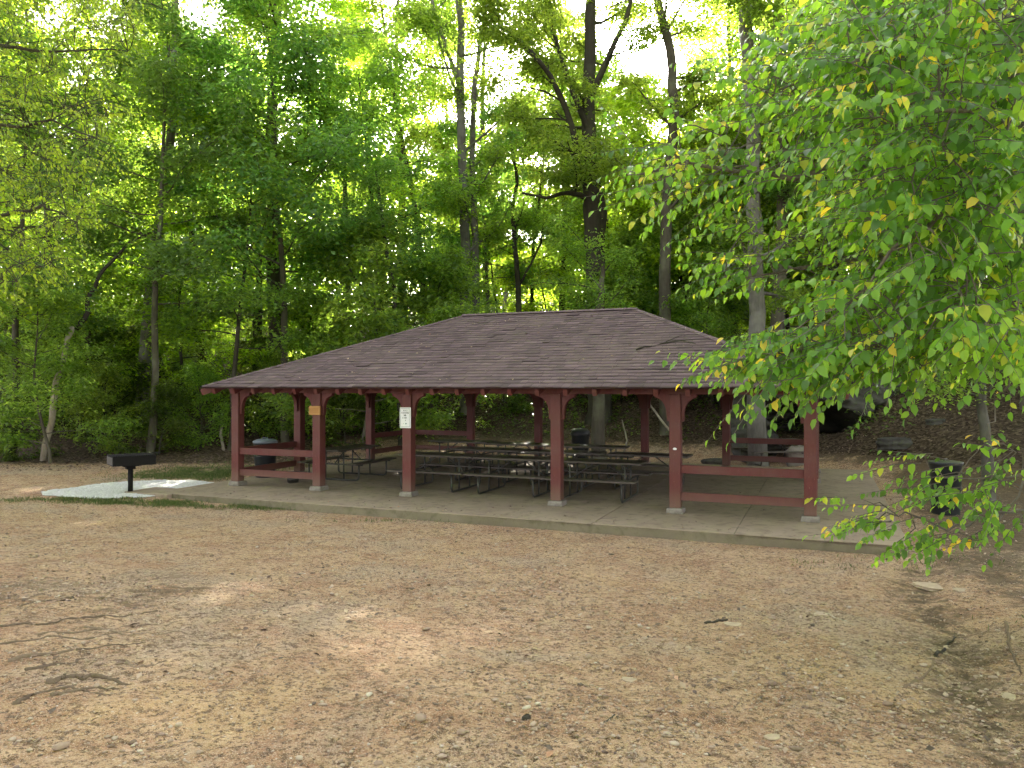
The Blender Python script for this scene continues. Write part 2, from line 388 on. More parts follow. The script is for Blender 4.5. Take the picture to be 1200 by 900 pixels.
# ------------------------------------------------------------------ slab
def slab():
    m = MB(); s0, s1, d0, d1 = SL
    c = .22
    outer = [(s0, d0), (s1-c, d0), (s1-.07, d0+.07), (s1, d0+c), (s1, d1), (s0, d1)]
    m.prism(outer, -.35, -.012)
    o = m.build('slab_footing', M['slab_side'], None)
    ss = [s0, 2.4, 5.7, 9.0, 11.3, s1]; ds = [d0, 2.2, 5.6, d1]; gp = .007
    p = MB()
    for i in range(5):
        for j in range(3):
            a, b2, c2, d2 = ss[i]+(gp if i else 0), ss[i+1]-(gp if i < 4 else 0), ds[j]+(gp if j else 0), ds[j+1]-(gp if j < 2 else 0)
            if i == 4 and j == 0: p.prism([(a, c2), (b2-c, c2), (b2-.07, c2+.07), (b2, c2+c), (b2, d2), (a, d2)], -.045, 0)
            else: p.prism([(a, c2), (b2, c2), (b2, d2), (a, d2)], -.045, 0)
    q = p.build('concrete_floor', M['concrete'], None, bevel=.006)
    for k in (o, q):
        k.location = (OX, OY, 0); k.rotation_euler = (0, 0, -TH); tag(k, kind='structure')
    o.name = 'floor_slab_base'
slab()
# ------------------------------------------------------------------ shelter
A, B, SA, SB = 2.277, 3.278, 2.243, 3.335
SX = [0, A, 2*A, 2*A+B, 3*A+B, 4*A+B]; DX = [0, SA, SA+SB, 2*SA+SB]
L, W = SX[-1], DX[-1]
OV, EH, RH = .54, 2.284, 4.125
PITCH = (RH-EH)/(W/2+OV)
sh = empty('picnic_shelter', (OX, OY, 0), -TH, 'open red-brown timber picnic shelter with brown shingled hip roof on concrete floor', 'shelter')
PW = .205
def brace_mesh():
    m = MB(); n = 7
    pts = [(PW/2, 2.15), (PW/2, 1.66)]
    pts += [(PW/2+.05, 1.66), (PW/2+.055, 1.76)]
    for i in range(1, n):
        t = i/n*math.pi/2; pts.append((PW/2+.055+.20*(1-math.cos(t)), 1.78+.30*math.sin(t)))
    pts += [(PW/2+.275, 2.09), (PW/2+.275, 2.15)]
    m.prism(pts[::-1], -.05, .05, lambda p: (p[0], p[2], p[1])); return m
post_proto = None; brace_proto = None; foot_proto = None
def post(s, d, dirs):
    global post_proto, brace_proto, foot_proto
    if post_proto is None:
        m = MB(); m.box(-PW/2, PW/2, -PW/2, PW/2, .10, 2.15); post_proto = m.build('post', M['paint'], sh, bevel=.008); p = post_proto
        m = MB(); w, v = .155, .145
        m._add([(-w, -w, 0), (w, -w, 0), (w, w, 0), (-w, w, 0), (-v, -v, .098), (v, -v, .098), (v, v, .098), (-v, v, .098)], [(3, 2, 1, 0), (4, 5, 6, 7), (0, 1, 5, 4), (1, 2, 6, 5), (2, 3, 7, 6), (3, 0, 4, 7)])
        f = foot_proto = m.build('footing', M['block'], p, bevel=.012)
        brace_proto = brace_mesh().build('brace', M['paint'], p, bevel=.004)
        br = brace_proto; first = True
    else:
        p = post_proto.copy(); COL.objects.link(p); p.parent = sh
        f = foot_proto.copy(); COL.objects.link(f); f.parent = p; br = None
    p.location = (s, d, 0)
    for k, a in enumerate(dirs):
        if k == 0 and br: q = br
        else: q = brace_proto.copy(); COL.objects.link(q); q.parent = p
        q.rotation_euler = (0, 0, R(a))
for d, sd in ((0, 90), (W, -90)):
    for i, s in enumerate(SX):
        post(s, d, [0, sd] if i == 0 else [180, sd] if i == 5 else [0, 180])
for s in (0, L):
    for d in DX[1:3]: post(s, d, [90, -90])
def rail(p, q, side):   # two boards between posts
    for z in (.31, .80):
        m = MB(); m.beam((p[0], p[1], z), (q[0], q[1], z), .045, .15); m.build('rail', M['paint'], sh, bevel=.004)
e = PW/2
for d in (0, W):
    off = -e*.35 if d == 0 else e*.35
    rail((e, d+off), (A-e, d+off), 0); rail((L-A+e, d+off), (L-e, d+off), 0)
for s in (0, L):
    off = -e*.35 if s == 0 else e*.35
    rail((s+off, e), (s+off, SA-e), 0); rail((s+off, W-SA+e), (s+off, W-e), 0)
for (p, q) in (((-.1, 0), (L+.1, 0)), ((-.1, W), (L+.1, W)), ((0, .1), (0, W-.1)), ((L, .1), (L, W-.1))):
    m = MB(); m.beam((*p, 2.25), (*q, 2.25), .14, .2); m.build('beam', M['paint'], sh, bevel=.004)
# tie beams across
for s in SX[1:5]:
    m = MB(); m.beam((s, .1, 2.245), (s, W-.1, 2.245), .09, .16); m.build('tie_beam', M['paint'], sh, bevel=.004)
DK = .035
def rz(o): return EH+o*PITCH   # height of roof surface at inset o from the eave
def rafter(p, q, w=.085, h=.13, dz=.02):
    ang = DK+h/2*1.08+dz
    m = MB(); m.beam((p[0], p[1], p[2]-ang), (q[0], q[1], q[2]-ang), w, h); return m.build('rafter', M['paint'], sh, bevel=.004)
n = 23
for i in range(n+1):
    s = -OV+.28+i*(L+2*OV-.56)/n
    run = min(s+OV, L+OV-s, W/2+OV)-.05
    for sg in (0, 1):
        f = (lambda dd: -OV+dd) if sg == 0 else (lambda dd: W+OV-dd)
        rafter((s, f(.05), rz(.05)), (s, f(run), rz(run)))
n = 15
for i in range(n+1):
    d = -OV+.28+i*(W+2*OV-.56)/n
    run = min(d+OV, W+OV-d)-.05
    for sg in (0, 1):
        f = (lambda dd: -OV+dd) if sg == 0 else (lambda dd: L+OV-dd)
        rafter((f(.05), d, rz(.05)), (f(run), d, rz(run)))
h = W/2+OV
for cx, cy, ex, ey in ((-OV, -OV, 1, 1), (L+OV, -OV, -1, 1), (-OV, W+OV, 1, -1), (L+OV, W+OV, -1, -1)):
    o = rafter((cx-.02*ex, cy-.02*ey, rz(-.02)), (cx+h*ex, cy+h*ey, RH), .1, .15, 0); o.name = 'hip_rafter'
# deck (closed thin shell)
def deck():
    x0, x1, y0, y1 = -OV, L+OV, -OV, W+OV; m = MB()
    top = [(x0, y0, EH), (x1, y0, EH), (x1, y1, EH), (x0, y1, EH), (x0+h, W/2, RH), (x1-h, W/2, RH)]
    v = [(x, y, z-.006) for x, y, z in top]+[(x, y, z-DK) for x, y, z in top]
    f = [(0, 1, 5, 4), (2, 3, 4, 5), (1, 2, 5), (3, 0, 4)]
    m._add(v, f+[tuple(i+6 for i in q[::-1]) for q in f]+[(0, 6, 7, 1), (1, 7, 8, 2), (2, 8, 9, 3), (3, 9, 6, 0)])
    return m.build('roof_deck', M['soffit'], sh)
deck()
def shingles():
    rg = np.random.default_rng(5); V = []; Fq = []; T = []
    ex = .165; sl = math.hypot(1, PITCH); rows = int((h*sl)/ex)
    planes = [((-OV, -OV), (1, 0), (0, 1), L+2*OV), ((L+OV, W+OV), (-1, 0), (0, -1), L+2*OV), ((L+OV, -OV), (0, 1), (-1, 0), W+2*OV), ((-OV, W+OV), (0, -1), (1, 0), W+2*OV)]
    for (ox, oy), (ax, ay), (bx, by), wd in planes:
        for r in range(rows+1):
            v0 = r*ex/sl; v1 = min((r+1)*ex/sl+.02, h)
            if v0 >= h-.01: break
            v00 = -.03 if r == 0 else v0
            u = v0-rg.uniform(0, .25)
            rowt = rg.normal(0, .07)
            while u < wd-v0:
                wtab = .305*rg.choice([.5, .5, 1, 1]) ; ua = max(u, v0 if r else -.02); ub = min(u+wtab-.004, wd-v0 if r else wd+.02)
                u += wtab
                if ub-ua < .01: continue
                ta = max(ua, v1); tb = min(ub, wd-v1)
                if tb < ta: ta = tb = min(max(.5*(ua+ub), v1), wd-v1)
                lift = .020+abs(rg.normal(0, .006)); jj = rg.normal(0, .010)
                if rg.random() < .01: lift += .012
                P = []
                for uu, vv, zz in ((ua, v00+jj, lift), (ub, v00+jj, lift), (tb, v1, .002), (ta, v1, .002), (ua, v00+jj, lift-.018), (ub, v00+jj, lift-.018)):
                    P.append((ox+ax*uu+bx*vv, oy+ay*uu+by*vv, EH+vv*PITCH+zz))
                n0 = len(V); V += P
                tv = float(np.clip(.5+rowt+rg.normal(0, .2), 0, 1))
                Fq.append((n0, n0+1, n0+2, n0+3)); T.append(tv); Fq.append((n0+4, n0+5, n0+1, n0)); T.append(0.0)
    return np_obj('roof', np.array(V), [np.array(Fq)], M['shingle'], parent=sh, attrs={'tint': ('FACE', T)})
roof = shingles()
rgc = random.Random(3)
def caps():
    m = MB()
    def line(p, q):
        p = np.array(p); q = np.array(q); n = int(np.linalg.norm(q-p)/.14); dr = (q-p)/np.linalg.norm(q-p)
        sd = np.cross(dr, (0, 0, 1)); sd /= np.linalg.norm(sd)
        for i in range(n):
            a = p+(q-p)*(i/n); bq = p+(q-p)*((i+1.25)/n); 
            dn = .035 if abs(dr[2]) > .01 else .05
            za, zb = .034, .022
            v = [a-sd*.12+(0, 0, za-dn), a+(0, 0, za), a+sd*.12+(0, 0, za-dn), bq-sd*.12+(0, 0, zb-dn), bq+(0, 0, zb), bq+sd*.12+(0, 0, zb-dn)]
            v += [a-sd*.12+(0, 0, za-dn-.012), a+(0, 0, za-.012), a+sd*.12+(0, 0, za-dn-.012)]
            m._add(v, [(0, 1, 4, 3), (1, 2, 5, 4), (6, 7, 1, 0), (7, 8, 2, 1)], min(1, max(0, .55+rgc.gauss(0, .15))))
    for cx, cy, ex_, ey in ((-OV, -OV, 1, 1), (L+OV, -OV, -1, 1), (-OV, W+OV, 1, -1), (L+OV, W+OV, -1, -1)):
        line((cx, cy, EH), (cx+h*ex_, cy+h*ey, RH))
    line((-OV+h, W/2, RH+.02), (L+OV-h, W/2, RH+.02))
    m.build('ridge_cap', M['shingle'], roof, tint=True)
caps()
# ------------------------------------------------------------------ signs
def loc3(s, d, z): x, y = to_w(s, d); return (x, y, z)
def zpx(py, Y): return CAMZ-(py-HY)/F*Y
pf = loc3(2*A-.02, -e-.012, 0); zc = zpx(489.5, pf[1])
sg = empty('rule_sign', (pf[0], pf[1], zc), -TH, 'white portrait notice sign with small dark print on the third front post', 'sign')
m = MB(); m.box(-.132, .132, -.008, .008, -.215, .215); m.build('board', M['white'], sg, bevel=.003)
m = MB(); 
for a0, a1, z0, z1 in ((-.11, .11, .185, .19), (-.11, .11, -.19, -.185), (-.115, -.11, -.19, .19), (.11, .115, -.19, .19)): m.box(a0, a1, -.011, -.0081, z0, z1)
m.build('border', M['inkg'], sg)
m = MB()
rt = random.Random(2)
def txt(z, hh, x0, x1, wl):
    x = x0
    while x < x1:
        w_ = wl*rt.uniform(.6, 1.1)
        if rt.random() < .16: x += wl*.8; continue
        m.box(x, min(x+w_*.28, x1), -.011, -.0081, z, z+hh); 
        if rt.random() < .6: m.box(x+w_*.28, min(x+w_*.75, x1+.01), -.011, -.0081, z+(hh*.8 if rt.random() < .5 else 0), z+(hh if rt.random() < .5 else hh*.2)+.002)
        x += w_
txt(.140, .018, -.045, .045, .014); txt(.085, .034, -.085, .09, .026); txt(.035, .032, -.03, .035, .024)
txt(-.015, .026, -.065, .07, .020); txt(-.07, .026, -.015, .02, .02); txt(-.13, .014, -.085, -.03, .012)
m.build('lettering', M['ink'], sg)
m = MB(); txt(-.135, .022, .0, .085, .014); m.build('emblem', M['inkg'], sg)
pf = loc3(A-.02, -e-.02, 0); zc = zpx(481, pf[1])
s2 = empty('number_board', (pf[0], pf[1], zc), -TH, 'small amber wooden board high on the second front post', 'sign')
m = MB(); m.box(-.155, .155, -.016, .016, -.10, .10); m.build('board', M['amber'], s2, bevel=.006)
m = MB(); 
for a0, a1, z0, z1 in ((-.145, .145, .07, .09), (-.145, .145, -.09, -.07), (-.145, -.125, -.07, .07), (.125, .145, -.07, .07)): m.box(a0, a1, -.026, -.0165, z0, z1)
m.build('frame', M['amber2'], s2, bevel=.003)
pf = loc3(SX[4], -e-.004, 0)
s3 = MB(); s3.lathe([(.034, -.002), (.036, 0), (.034, .002)], 14)
o = s3.build('post_tag', M['white'], None); o.location = (pf[0], pf[1], zpx(526, pf[1])); o.rotation_euler = (R(90), 0, -TH); o.scale = (1, .62, 1)
tag(o, 'tiny white oval tag halfway up the fifth front post', 'tag')
# ------------------------------------------------------------------ picnic tables
def make_table():
    t = empty('picnic_table')
    def plank(name, x0, x1, z, ys_):
        m = MB()
        for y0, y1 in ys_: m.box(x0, x1, y0, y1, z-.038, z)
        return m.build(name, M['wood'], t, bevel=.004)
    LN = .915
    plank('table_top', -LN, LN, .76, [(-.36+i*.146, -.36+i*.146+.138) for i in range(5)])
    for sg_ in (-1, 1):
        plank('bench', -LN, LN, .45, [(min(sg_*.60, sg_*.86), max(sg_*.60, sg_*.86)-.135), (min(sg_*.60, sg_*.86)+.14, max(sg_*.60, sg_*.86))])
    for sx in (-1, 1):
        x = sx*.62; m = MB(); r = .022
        m.tube([(x, -.73, .41), (x, -.73, .09), (x, -.70, .04), (x, -.65, .024), (x, .65, .024), (x, .70, .04), (x, .73, .09), (x, .73, .41)], r, 8)
        m.tube([(x+sx*.004, -.84, .395), (x+sx*.004, .84, .395)], r*.9, 8)
        for yy in (-.27, .27): m.tube([(x-sx*.045, yy, .03), (x-sx*.045, yy*.95, .72)], r*.9, 8)
        m.tube([(x-sx*.045, -.33, .70), (x-sx*.045, .33, .70)], r*.9, 8)
        m.build('pipe_frame', M['steel'], t, smooth=True)
        m = MB(); m.tube([(x-sx*.05, 0, .40), (x-sx*.5, 0, .71)], .015, 6); m.build('diagonal_brace', M['steel'], t, smooth=True)
    return t
tb = make_table()
spots = [(4.58, 1.42, 0, 'weathered board picnic table on steel pipes, left one of the front row in the shelter'),
         (6.47, 1.38, 0, 'dark picnic table in the middle of the front row, left of the fourth front post'),
         (8.32, 1.33, .01, 'right-hand table of the front row, between the fourth and fifth front posts'),
         (5.0, 3.25, .0, 'left-hand picnic table of the second row behind the front row'),
         (6.95, 3.2, .02, 'picnic table in the second row directly behind the fourth front post'),
         (8.95, 3.2, -.01, 'right-hand picnic table of the second row, just left of the fifth front post'),
         (3.15, 5.4, .0, 'left-hand picnic table of the back row, right of the notice sign post'),
         (5.08, 5.1, .015, 'middle picnic table of the back row, near the second rear post'),
         (7.05, 5.05, .0, 'sunlit picnic table of the back row in front of the black domed bin'),
         (1.5, 2.25, math.pi/2, 'lone picnic table turned crosswise behind the second front post'),
         ]
for i, (s, d, a, lb) in enumerate(spots):
    o = tb if i == 0 else clone(tb)
    x, y = to_w(s, d); o.location = (x, y, .001); o.rotation_euler = (0, 0, -TH+a)
    tag(o, lb, 'picnic table', 'picnic tables under the shelter')
o = clone(tb); x, y = 7.95, 23.3
o.location = (x, y, g1(x, y)+.02); o.rotation_euler = (0, 0, .1); tag(o, 'picnic table standing on the ground behind the rear right rails by the boulder', 'picnic table', 'picnic tables under the shelter')
# ------------------------------------------------------------------ bins, bucket, grill
def bin_(name, x, y, z, label, lid, bag=False, dome=.16, r=.28, hh=.80):
    t = empty(name, (x, y, z), rnd.uniform(0, 1), label, 'litter bin')
    m = MB(); m.lathe([(r*.86, 0), (r*.88, .03), (r, hh-.03), (r*1.04, hh-.02), (r*1.04, hh)], 28); m.build('barrel', M['bin'], t, smooth=True)
    m = MB(); m.lathe([(r*1.07, hh+.001), (r*1.09, hh+.04), (r*1.0, hh+dome*.6), (r*.72, hh+dome*.92), (r*.3, hh+dome), (.01, hh+dome)], 28)
    l = m.build('lid', lid, t, smooth=True)
    m = MB(); m.tube([(-.07, 0, hh+dome*.9), (-.06, 0, hh+dome+.03), (.06, 0, hh+dome+.03), (.07, 0, hh+dome*.9)], .01, 6); m.build('handle', lid, l)
    m = MB()
    for zz in (.22, .52): m.lathe([(r*(.87+.13*zz/.8)+.002, zz), (r*(.87+.13*zz/.8)+.012, zz+.008), (r*(.87+.13*zz/.8)+.012, zz+.02), (r*(.87+.13*zz/.8)+.002, zz+.028)], 28)
    m.build('hoop', M['bin'], t, smooth=True)
    return t
x, y = to_w(-.52, 1.55); bin_('litter_bin', x, y, .001, 'dark bin with a grey-blue lid beside the left end rails', M['binlid'], dome=.10, hh=.86)
x, y = to_w(5.68, 8.5); bin_('litter_bin', x, y, .001, 'black domed bin at the rear edge of the floor, before a grey trunk', M['binlid_pale'], dome=.20)
x, y = 8.35, 14.6; bin_('litter_bin', x, y, g1(x, y)-.02, 'black bin standing on the dirt right of the shelter behind leafy twigs', M['binlid_pale'], dome=.06, hh=.98)
x, y = to_w(.86, .9)
bk = empty('metal_bucket', (x, y, .001), 0, 'small ribbed grey metal bucket on the floor behind the front left rails', 'bucket')
m = MB(); m.lathe([(.12, 0), (.125, .02), (.135, .06), (.142, .065), (.138, .075), (.148, .14), (.156, .145), (.151, .155), (.16, .23), (.17, .235), (.17, .25), (.155, .25), (.13, .02)], 24); m.build('pail', M['steel'], bk, smooth=True)
m = MB(); m.tube([(.165*math.cos(t), .03, .24+.10*math.sin(t)*-1+.0) for t in np.linspace(0, math.pi, 10)], .005, 5); m.build('handle', M['steel'], bk)
# grill
gx, gy = at(153, 568, 16.6)[0], 16.6; gz = g1(gx, gy)
gr = empty('park_grill', (gx, gy, gz+.03), R(38), 'black steel park grill on a single post over the white gravel', 'grill')
m = MB(); m.tube([(0, 0, -.1), (0, 0, .56)], .052, 14); m.build('post', M['black'], gr, smooth=True)
m = MB(); m.box(-.16, .16, -.10, .10, .56, .60); m.box(-.09, .09, -.09, .09, .50, .56); m.build('swivel_bracket', M['black'], gr, bevel=.006)
m = MB()
x0, x1, y0, y1 = -.40, .44, -.33, .33
m.box(x0, x1, y0, y1, .601, .608)
m.box(x0, x1, y0-.006, y0, .601, .80); m.box(x0, x1, y1, y1+.006, .601, .80); m.box(x0-.006, x0, y0, y1, .601, .80); m.box(x1, x1+.006, y0, y1, .601, .80)
m.box(x0, x1, y0-.018, y0-.007, .785, .80); 
for xx in (-.2, -.02, .16, .32): m.box(xx, xx+.012, y0-.012, y0-.006, .62, .78)
m.build('firebox', M['black'], gr, bevel=.003)
m = MB()
for k in range(19): m.beam((x0+.01+k*.045, y0-.02, .812), (x0+.01+k*.045, y1+.02, .812), .012, .012)
m.beam((x0, y0+.02, .80), (x1, y0+.02, .80), .014, .012); m.beam((x0, y1-.02, .80), (x1, y1-.02, .80), .014, .012)
m.build('grate', M['black'], gr)
m = MB(); m.box(x0-.012, x0-.0065, y0+.03, y1-.03, .62, .785); m.build('lit_side_plate', M['steel'], gr, bevel=.002)  # lighter plate puts the lit left side of the firebox into colour
m = MB(); m.tube([(x1+.006, -.08, .83), (x1+.16, -.08, .83), (x1+.16, .08, .83), (x1+.006, .08, .83)], .010, 6); m.build('handle', M['black'], gr)
px_, py_ = to_w(-1.62, .55)
pd = MB(); pd.box(-.62, .62, -.42, .42, -.1, .012)
o = pd.build('concrete_pad', M['concrete'], None, bevel=.01); o.location = (gx+.62, gy+.10, gz+.03); o.rotation_euler = (0, 0, -TH); tag(o, kind='structure')
# white gravel patch (mound + stones)
def poly_in(px, py, poly):
    ins = np.zeros(len(px), bool); n = len(poly)
    for i in range(n):
        x0, y0 = poly[i]; x1, y1 = poly[(i+1) % n]
        c = ((y0 > py) != (y1 > py)) & (px < (x1-x0)*(py-y0)/(y1-y0+1e-12)+x0); ins ^= c
    return ins
ico_t = (1+5**.5)/2
ICO = np.array([(-1, ico_t, 0), (1, ico_t, 0), (-1, -ico_t, 0), (1, -ico_t, 0), (0, -1, ico_t), (0, 1, ico_t), (0, -1, -ico_t), (0, 1, -ico_t), (ico_t, 0, -1), (ico_t, 0, 1), (-ico_t, 0, -1), (-ico_t, 0, 1)])/1.9
ICF = np.array([(0, 11, 5), (0, 5, 1), (0, 1, 7), (0, 7, 10), (0, 10, 11), (1, 5, 9), (5, 11, 4), (11, 10, 2), (10, 7, 6), (7, 1, 8), (3, 9, 4), (3, 4, 2), (3, 2, 6), (3, 6, 8), (3, 8, 9), (4, 9, 5), (2, 4, 11), (6, 2, 10), (8, 6, 7), (9, 8, 1)])
def pebbles(rg, x, y, z, size, flat=.5, sink=.3):
    n = len(x)
    base = ICO[None]*(1+rg.normal(0, .16, (n, 12, 1)))
    sc3 = np.stack([size*rg.uniform(.7, 1.3, n), size*rg.uniform(.6, 1.0, n), size*flat*rg.uniform(.6, 1.2, n)], -1)
    v = base*sc3[:, None, :]*.5
    a = rg.uniform(0, 6.28, n); c, s = np.cos(a)[:, None], np.sin(a)[:, None]
    vx = v[..., 0]*c-v[..., 1]*s; vy = v[..., 0]*s+v[..., 1]*c
    V = np.stack([vx+x[:, None], vy+y[:, None], v[..., 2]+(z+size*flat*(.5-sink))[:, None]], -1).reshape(-1, 3)
    Fc = (ICF[None]+12*np.arange(n)[:, None, None]).reshape(-1, 3)
    return V, Fc
rg = np.random.default_rng(11)
WP = [(-9.95, 16.15), (-9.2, 15.75), (-8.4, 15.85), (-7.85, 15.95), (-7.15, 17.2), (-7.2, 18.3), (-7.9, 18.75), (-8.9, 18.6), (-9.7, 18.3), (-10.15, 17.2), (-10.3, 16.6)]
n = 84000; qx = rg.uniform(-10.5, -6.9, n); qy = rg.uniform(15.6, 19, n)
qx2 = qx+.12*fbm(qx*3, qy*3, 5, 3); qy2 = qy+.12*fbm(qx*3, qy*3, 15, 3)
k = poly_in(qx2, qy2, WP); sl_, dl_ = to_loc(qx, qy); k &= ~((sl_ > SL[0]-.02) & (dl_ > SL[2]-.02))
kx = (qx-(gx+.62)); ky = (qy-(gy+.10)); ka = kx*CU-ky*SU; kb = kx*SU+ky*CU
k &= ~((np.abs(ka) < .60) & (np.abs(kb) < .40))
qx, qy = qx[k], qy[k]
V, Fc = pebbles(rg, qx, qy, gh(qx, qy)+.012, rg.uniform(.022, .046, len(qx)), .6)
o = np_obj('white_gravel', V, [Fc], M['wpebble'], attrs={'tint': ('FACE', np.repeat(rg.random(len(qx)), 20))}); tag(o, 'patch of white crushed stone spread around the park grill', 'gravel', kind='stuff')
# ------------------------------------------------------------------ pebbles, leaf litter, grass
def in_slab(x, y, mgn=.05):
    s, d = to_loc(x, y); return (s > SL[0]-mgn) & (s < SL[1]+mgn) & (d > SL[2]-mgn) & (d < SL[3]+mgn)
n = 52000
u = rg.random(n)**1.2; yy = 2.6+u*13; xx = rg.uniform(-1, 1, n)*(yy*.72+.6)
dn = fbm(xx*.7, yy*.7, 77, 3)+.5*fbm(xx*3, yy*3, 78, 2)
k = (rg.random(n) < np.clip(.35+1.5*dn, .05, 1)) & ~in_slab(xx, yy, .1)
xx, yy = xx[k], yy[k]; sz = np.clip(rg.lognormal(-4.15, .48, len(xx)), .006, .07)
V, Fc = pebbles(rg, xx, yy, gh(xx, yy)+.003, sz, .5, .25)
o = np_obj('gravel', V, [Fc], M['pebble'], attrs={'tint': ('FACE', np.repeat(rg.beta(2, 2.2, len(xx)), 20))}); tag(o, 'loose pebbles and stone chips scattered over the dirt clearing', 'gravel', kind='stuff')
def flat_leaves(rg, x, y, size, zoff=.004, tilt=.35):
    n = len(x); z = gh(x, y)+zoff
    a = rg.uniform(0, 6.28, n); ax = np.stack([np.cos(a), np.sin(a), rg.normal(0, tilt, n)*.6], -1)
    nr = np.stack([rg.normal(0, tilt, n), rg.normal(0, tilt, n), np.ones(n)], -1)
    return np.stack([x, y, z], -1), nr, ax
def norm(v): return v/(np.linalg.norm(v, axis=-1, keepdims=True)+1e-9)
def leaves(C, N, Ax, Ln, wid=.5, near=False, fold=.12, curl=.12):
    """C base point, N normal, Ax axis, Ln length -> verts, faces list, faces per leaf"""
    Ax = norm(Ax); N = norm(N-(N*Ax).sum(-1, keepdims=True)*Ax); S = np.cross(Ax, N)
    Ln = np.asarray(Ln)[:, None]; wd = Ln*wid
    if near:
        prof = [(0, 0, 0), (.5, 0, 0), (1.0, 0, -curl*1.6), (.22, .40, fold), (.62, .42, fold*.8-curl*.4), (.22, -.40, fold), (.62, -.42, fold*.8-curl*.4)]
        fc = np.array([(0, 1, 3), (3, 1, 4), (1, 2, 4), (1, 0, 5), (1, 5, 6), (2, 1, 6)])
    else:
        prof = [(0, 0, 0), (.45, .5, fold), (1, 0, -curl), (.45, -.5, fold)]
        fc = np.array([(0, 3, 2), (0, 2, 1)])
    V = np.stack([C+Ax*Ln*a+S*wd*b_+N*Ln*c for a, b_, c in prof], 1)
    k = len(prof); F_ = (fc[None]+k*np.arange(len(C))[:, None, None]).reshape(-1, 3)
    return V.reshape(-1, 3), F_, len(fc)
n = 110000
yy = np.concatenate([rg.uniform(21, 34, 36000), 2.6+rg.random(74000)**1.1*14]); xx = np.concatenate([rg.uniform(-22, 20, 36000), rg.uniform(-1, 1, 74000)*(yy[36000:]*.72+.5)])
_, tl = ghill(xx, yy); sL, dL = to_loc(xx, yy)
den = np.where(yy > 18, np.clip(.15+tl*.5, .15, .9), 0)
den = np.maximum(den, np.where((yy > 20) & (xx < -5), .8, 0))
g2 = seg_dist(xx, yy, GUL)
rightz = sm((xx-np.interp(yy, [3, 7, 11], [3.0, 4.6, 5.2]))/1.2)*(yy < 18)
den = np.maximum(den, rightz*.55*np.clip(.5+1.6*fbm(xx*1.2, yy*1.2, 8, 2), 0.1, 1)); den = np.maximum(den, .6*np.exp(-(g2/.28)**2))
den = np.maximum(den, np.clip(.16+.9*fbm(xx*.8, yy*.8, 88, 3), .03, .6)*(yy < 18)); den = np.maximum(den, .35*np.exp(-((dL+1.95)/.22)**2)*(sL > 1))
k = (rg.random(n) < den) & ~in_slab(xx, yy, .03); xx, yy = xx[k], yy[k]
C, N, Ax = flat_leaves(rg, xx, yy, 0)
lnl = rg.uniform(.03, .075, len(xx))*np.where(yy > 18, 1.5, 1)*np.where((yy < 18) & (rg.random(len(xx)) < .88), .38, 1)
V, Fc, fk = leaves(C, N, Ax, lnl, .55, False, .15, -.1)
o = np_obj('leaf_litter', V, [Fc], M['litter'], attrs={'tint': ('FACE', np.repeat(np.where((yy < 18) & (rg.random(len(xx)) < .45), rg.uniform(.8, .99, len(xx)), rg.random(len(xx))**1.2*np.where(yy < 18, 1, .8)), fk))}); tag(o, 'dead brown leaves scattered over dirt and forest floor', 'dead leaves', kind='stuff')
# grass blades
gx_, gy_ = [], []
for cx, cy, rx, ry, n in ((-8.2, 20.3, 1.6, 1.3, 22000), (-7.8, 15.45, 1.4, .34, 6000), (-5.2, 15.25, 1.9, .26, 3500), (-9.6, 15.3, .9, .3, 900), (5.6, 6.4, .8, .9, 500), (-1.0, 13.75, 2.4, .12, 500), (4.9, 10.5, 1.2, .3, 400), (-6.5, 22.5, 2.5, .9, 4500)):
    gx_.append(rg.normal(cx, rx*.55, n)); gy_.append(rg.normal(cy, ry*.6, n))
xx, yy = np.concatenate(gx_), np.concatenate(gy_)
k = ~in_slab(xx, yy, .0) & ~poly_in(xx, yy, WP) & (rg.random(len(xx)) < np.clip(.6+1.8*fbm(xx*2, yy*2, 44, 2), .05, 1)); xx, yy = xx[k], yy[k]
C = np.stack([xx, yy, gh(xx, yy)-.005], -1); n = len(xx)
Ax = np.stack([rg.normal(0, .5, n), rg.normal(0, .5, n), np.ones(n)], -1); N = rg.normal(0, 1, (n, 3)); N[:, 2] *= .2
V, Fc, fk = leaves(C, N, Ax, rg.uniform(.035, .085, n), .16, False, 0, .2)
o = np_obj('grass', V, [Fc], M['grass'], attrs={'tint': ('FACE', np.repeat(rg.random(n), fk))}); tag(o, 'thin short grass growing in patches beside the floor slab', 'grass', kind='stuff')
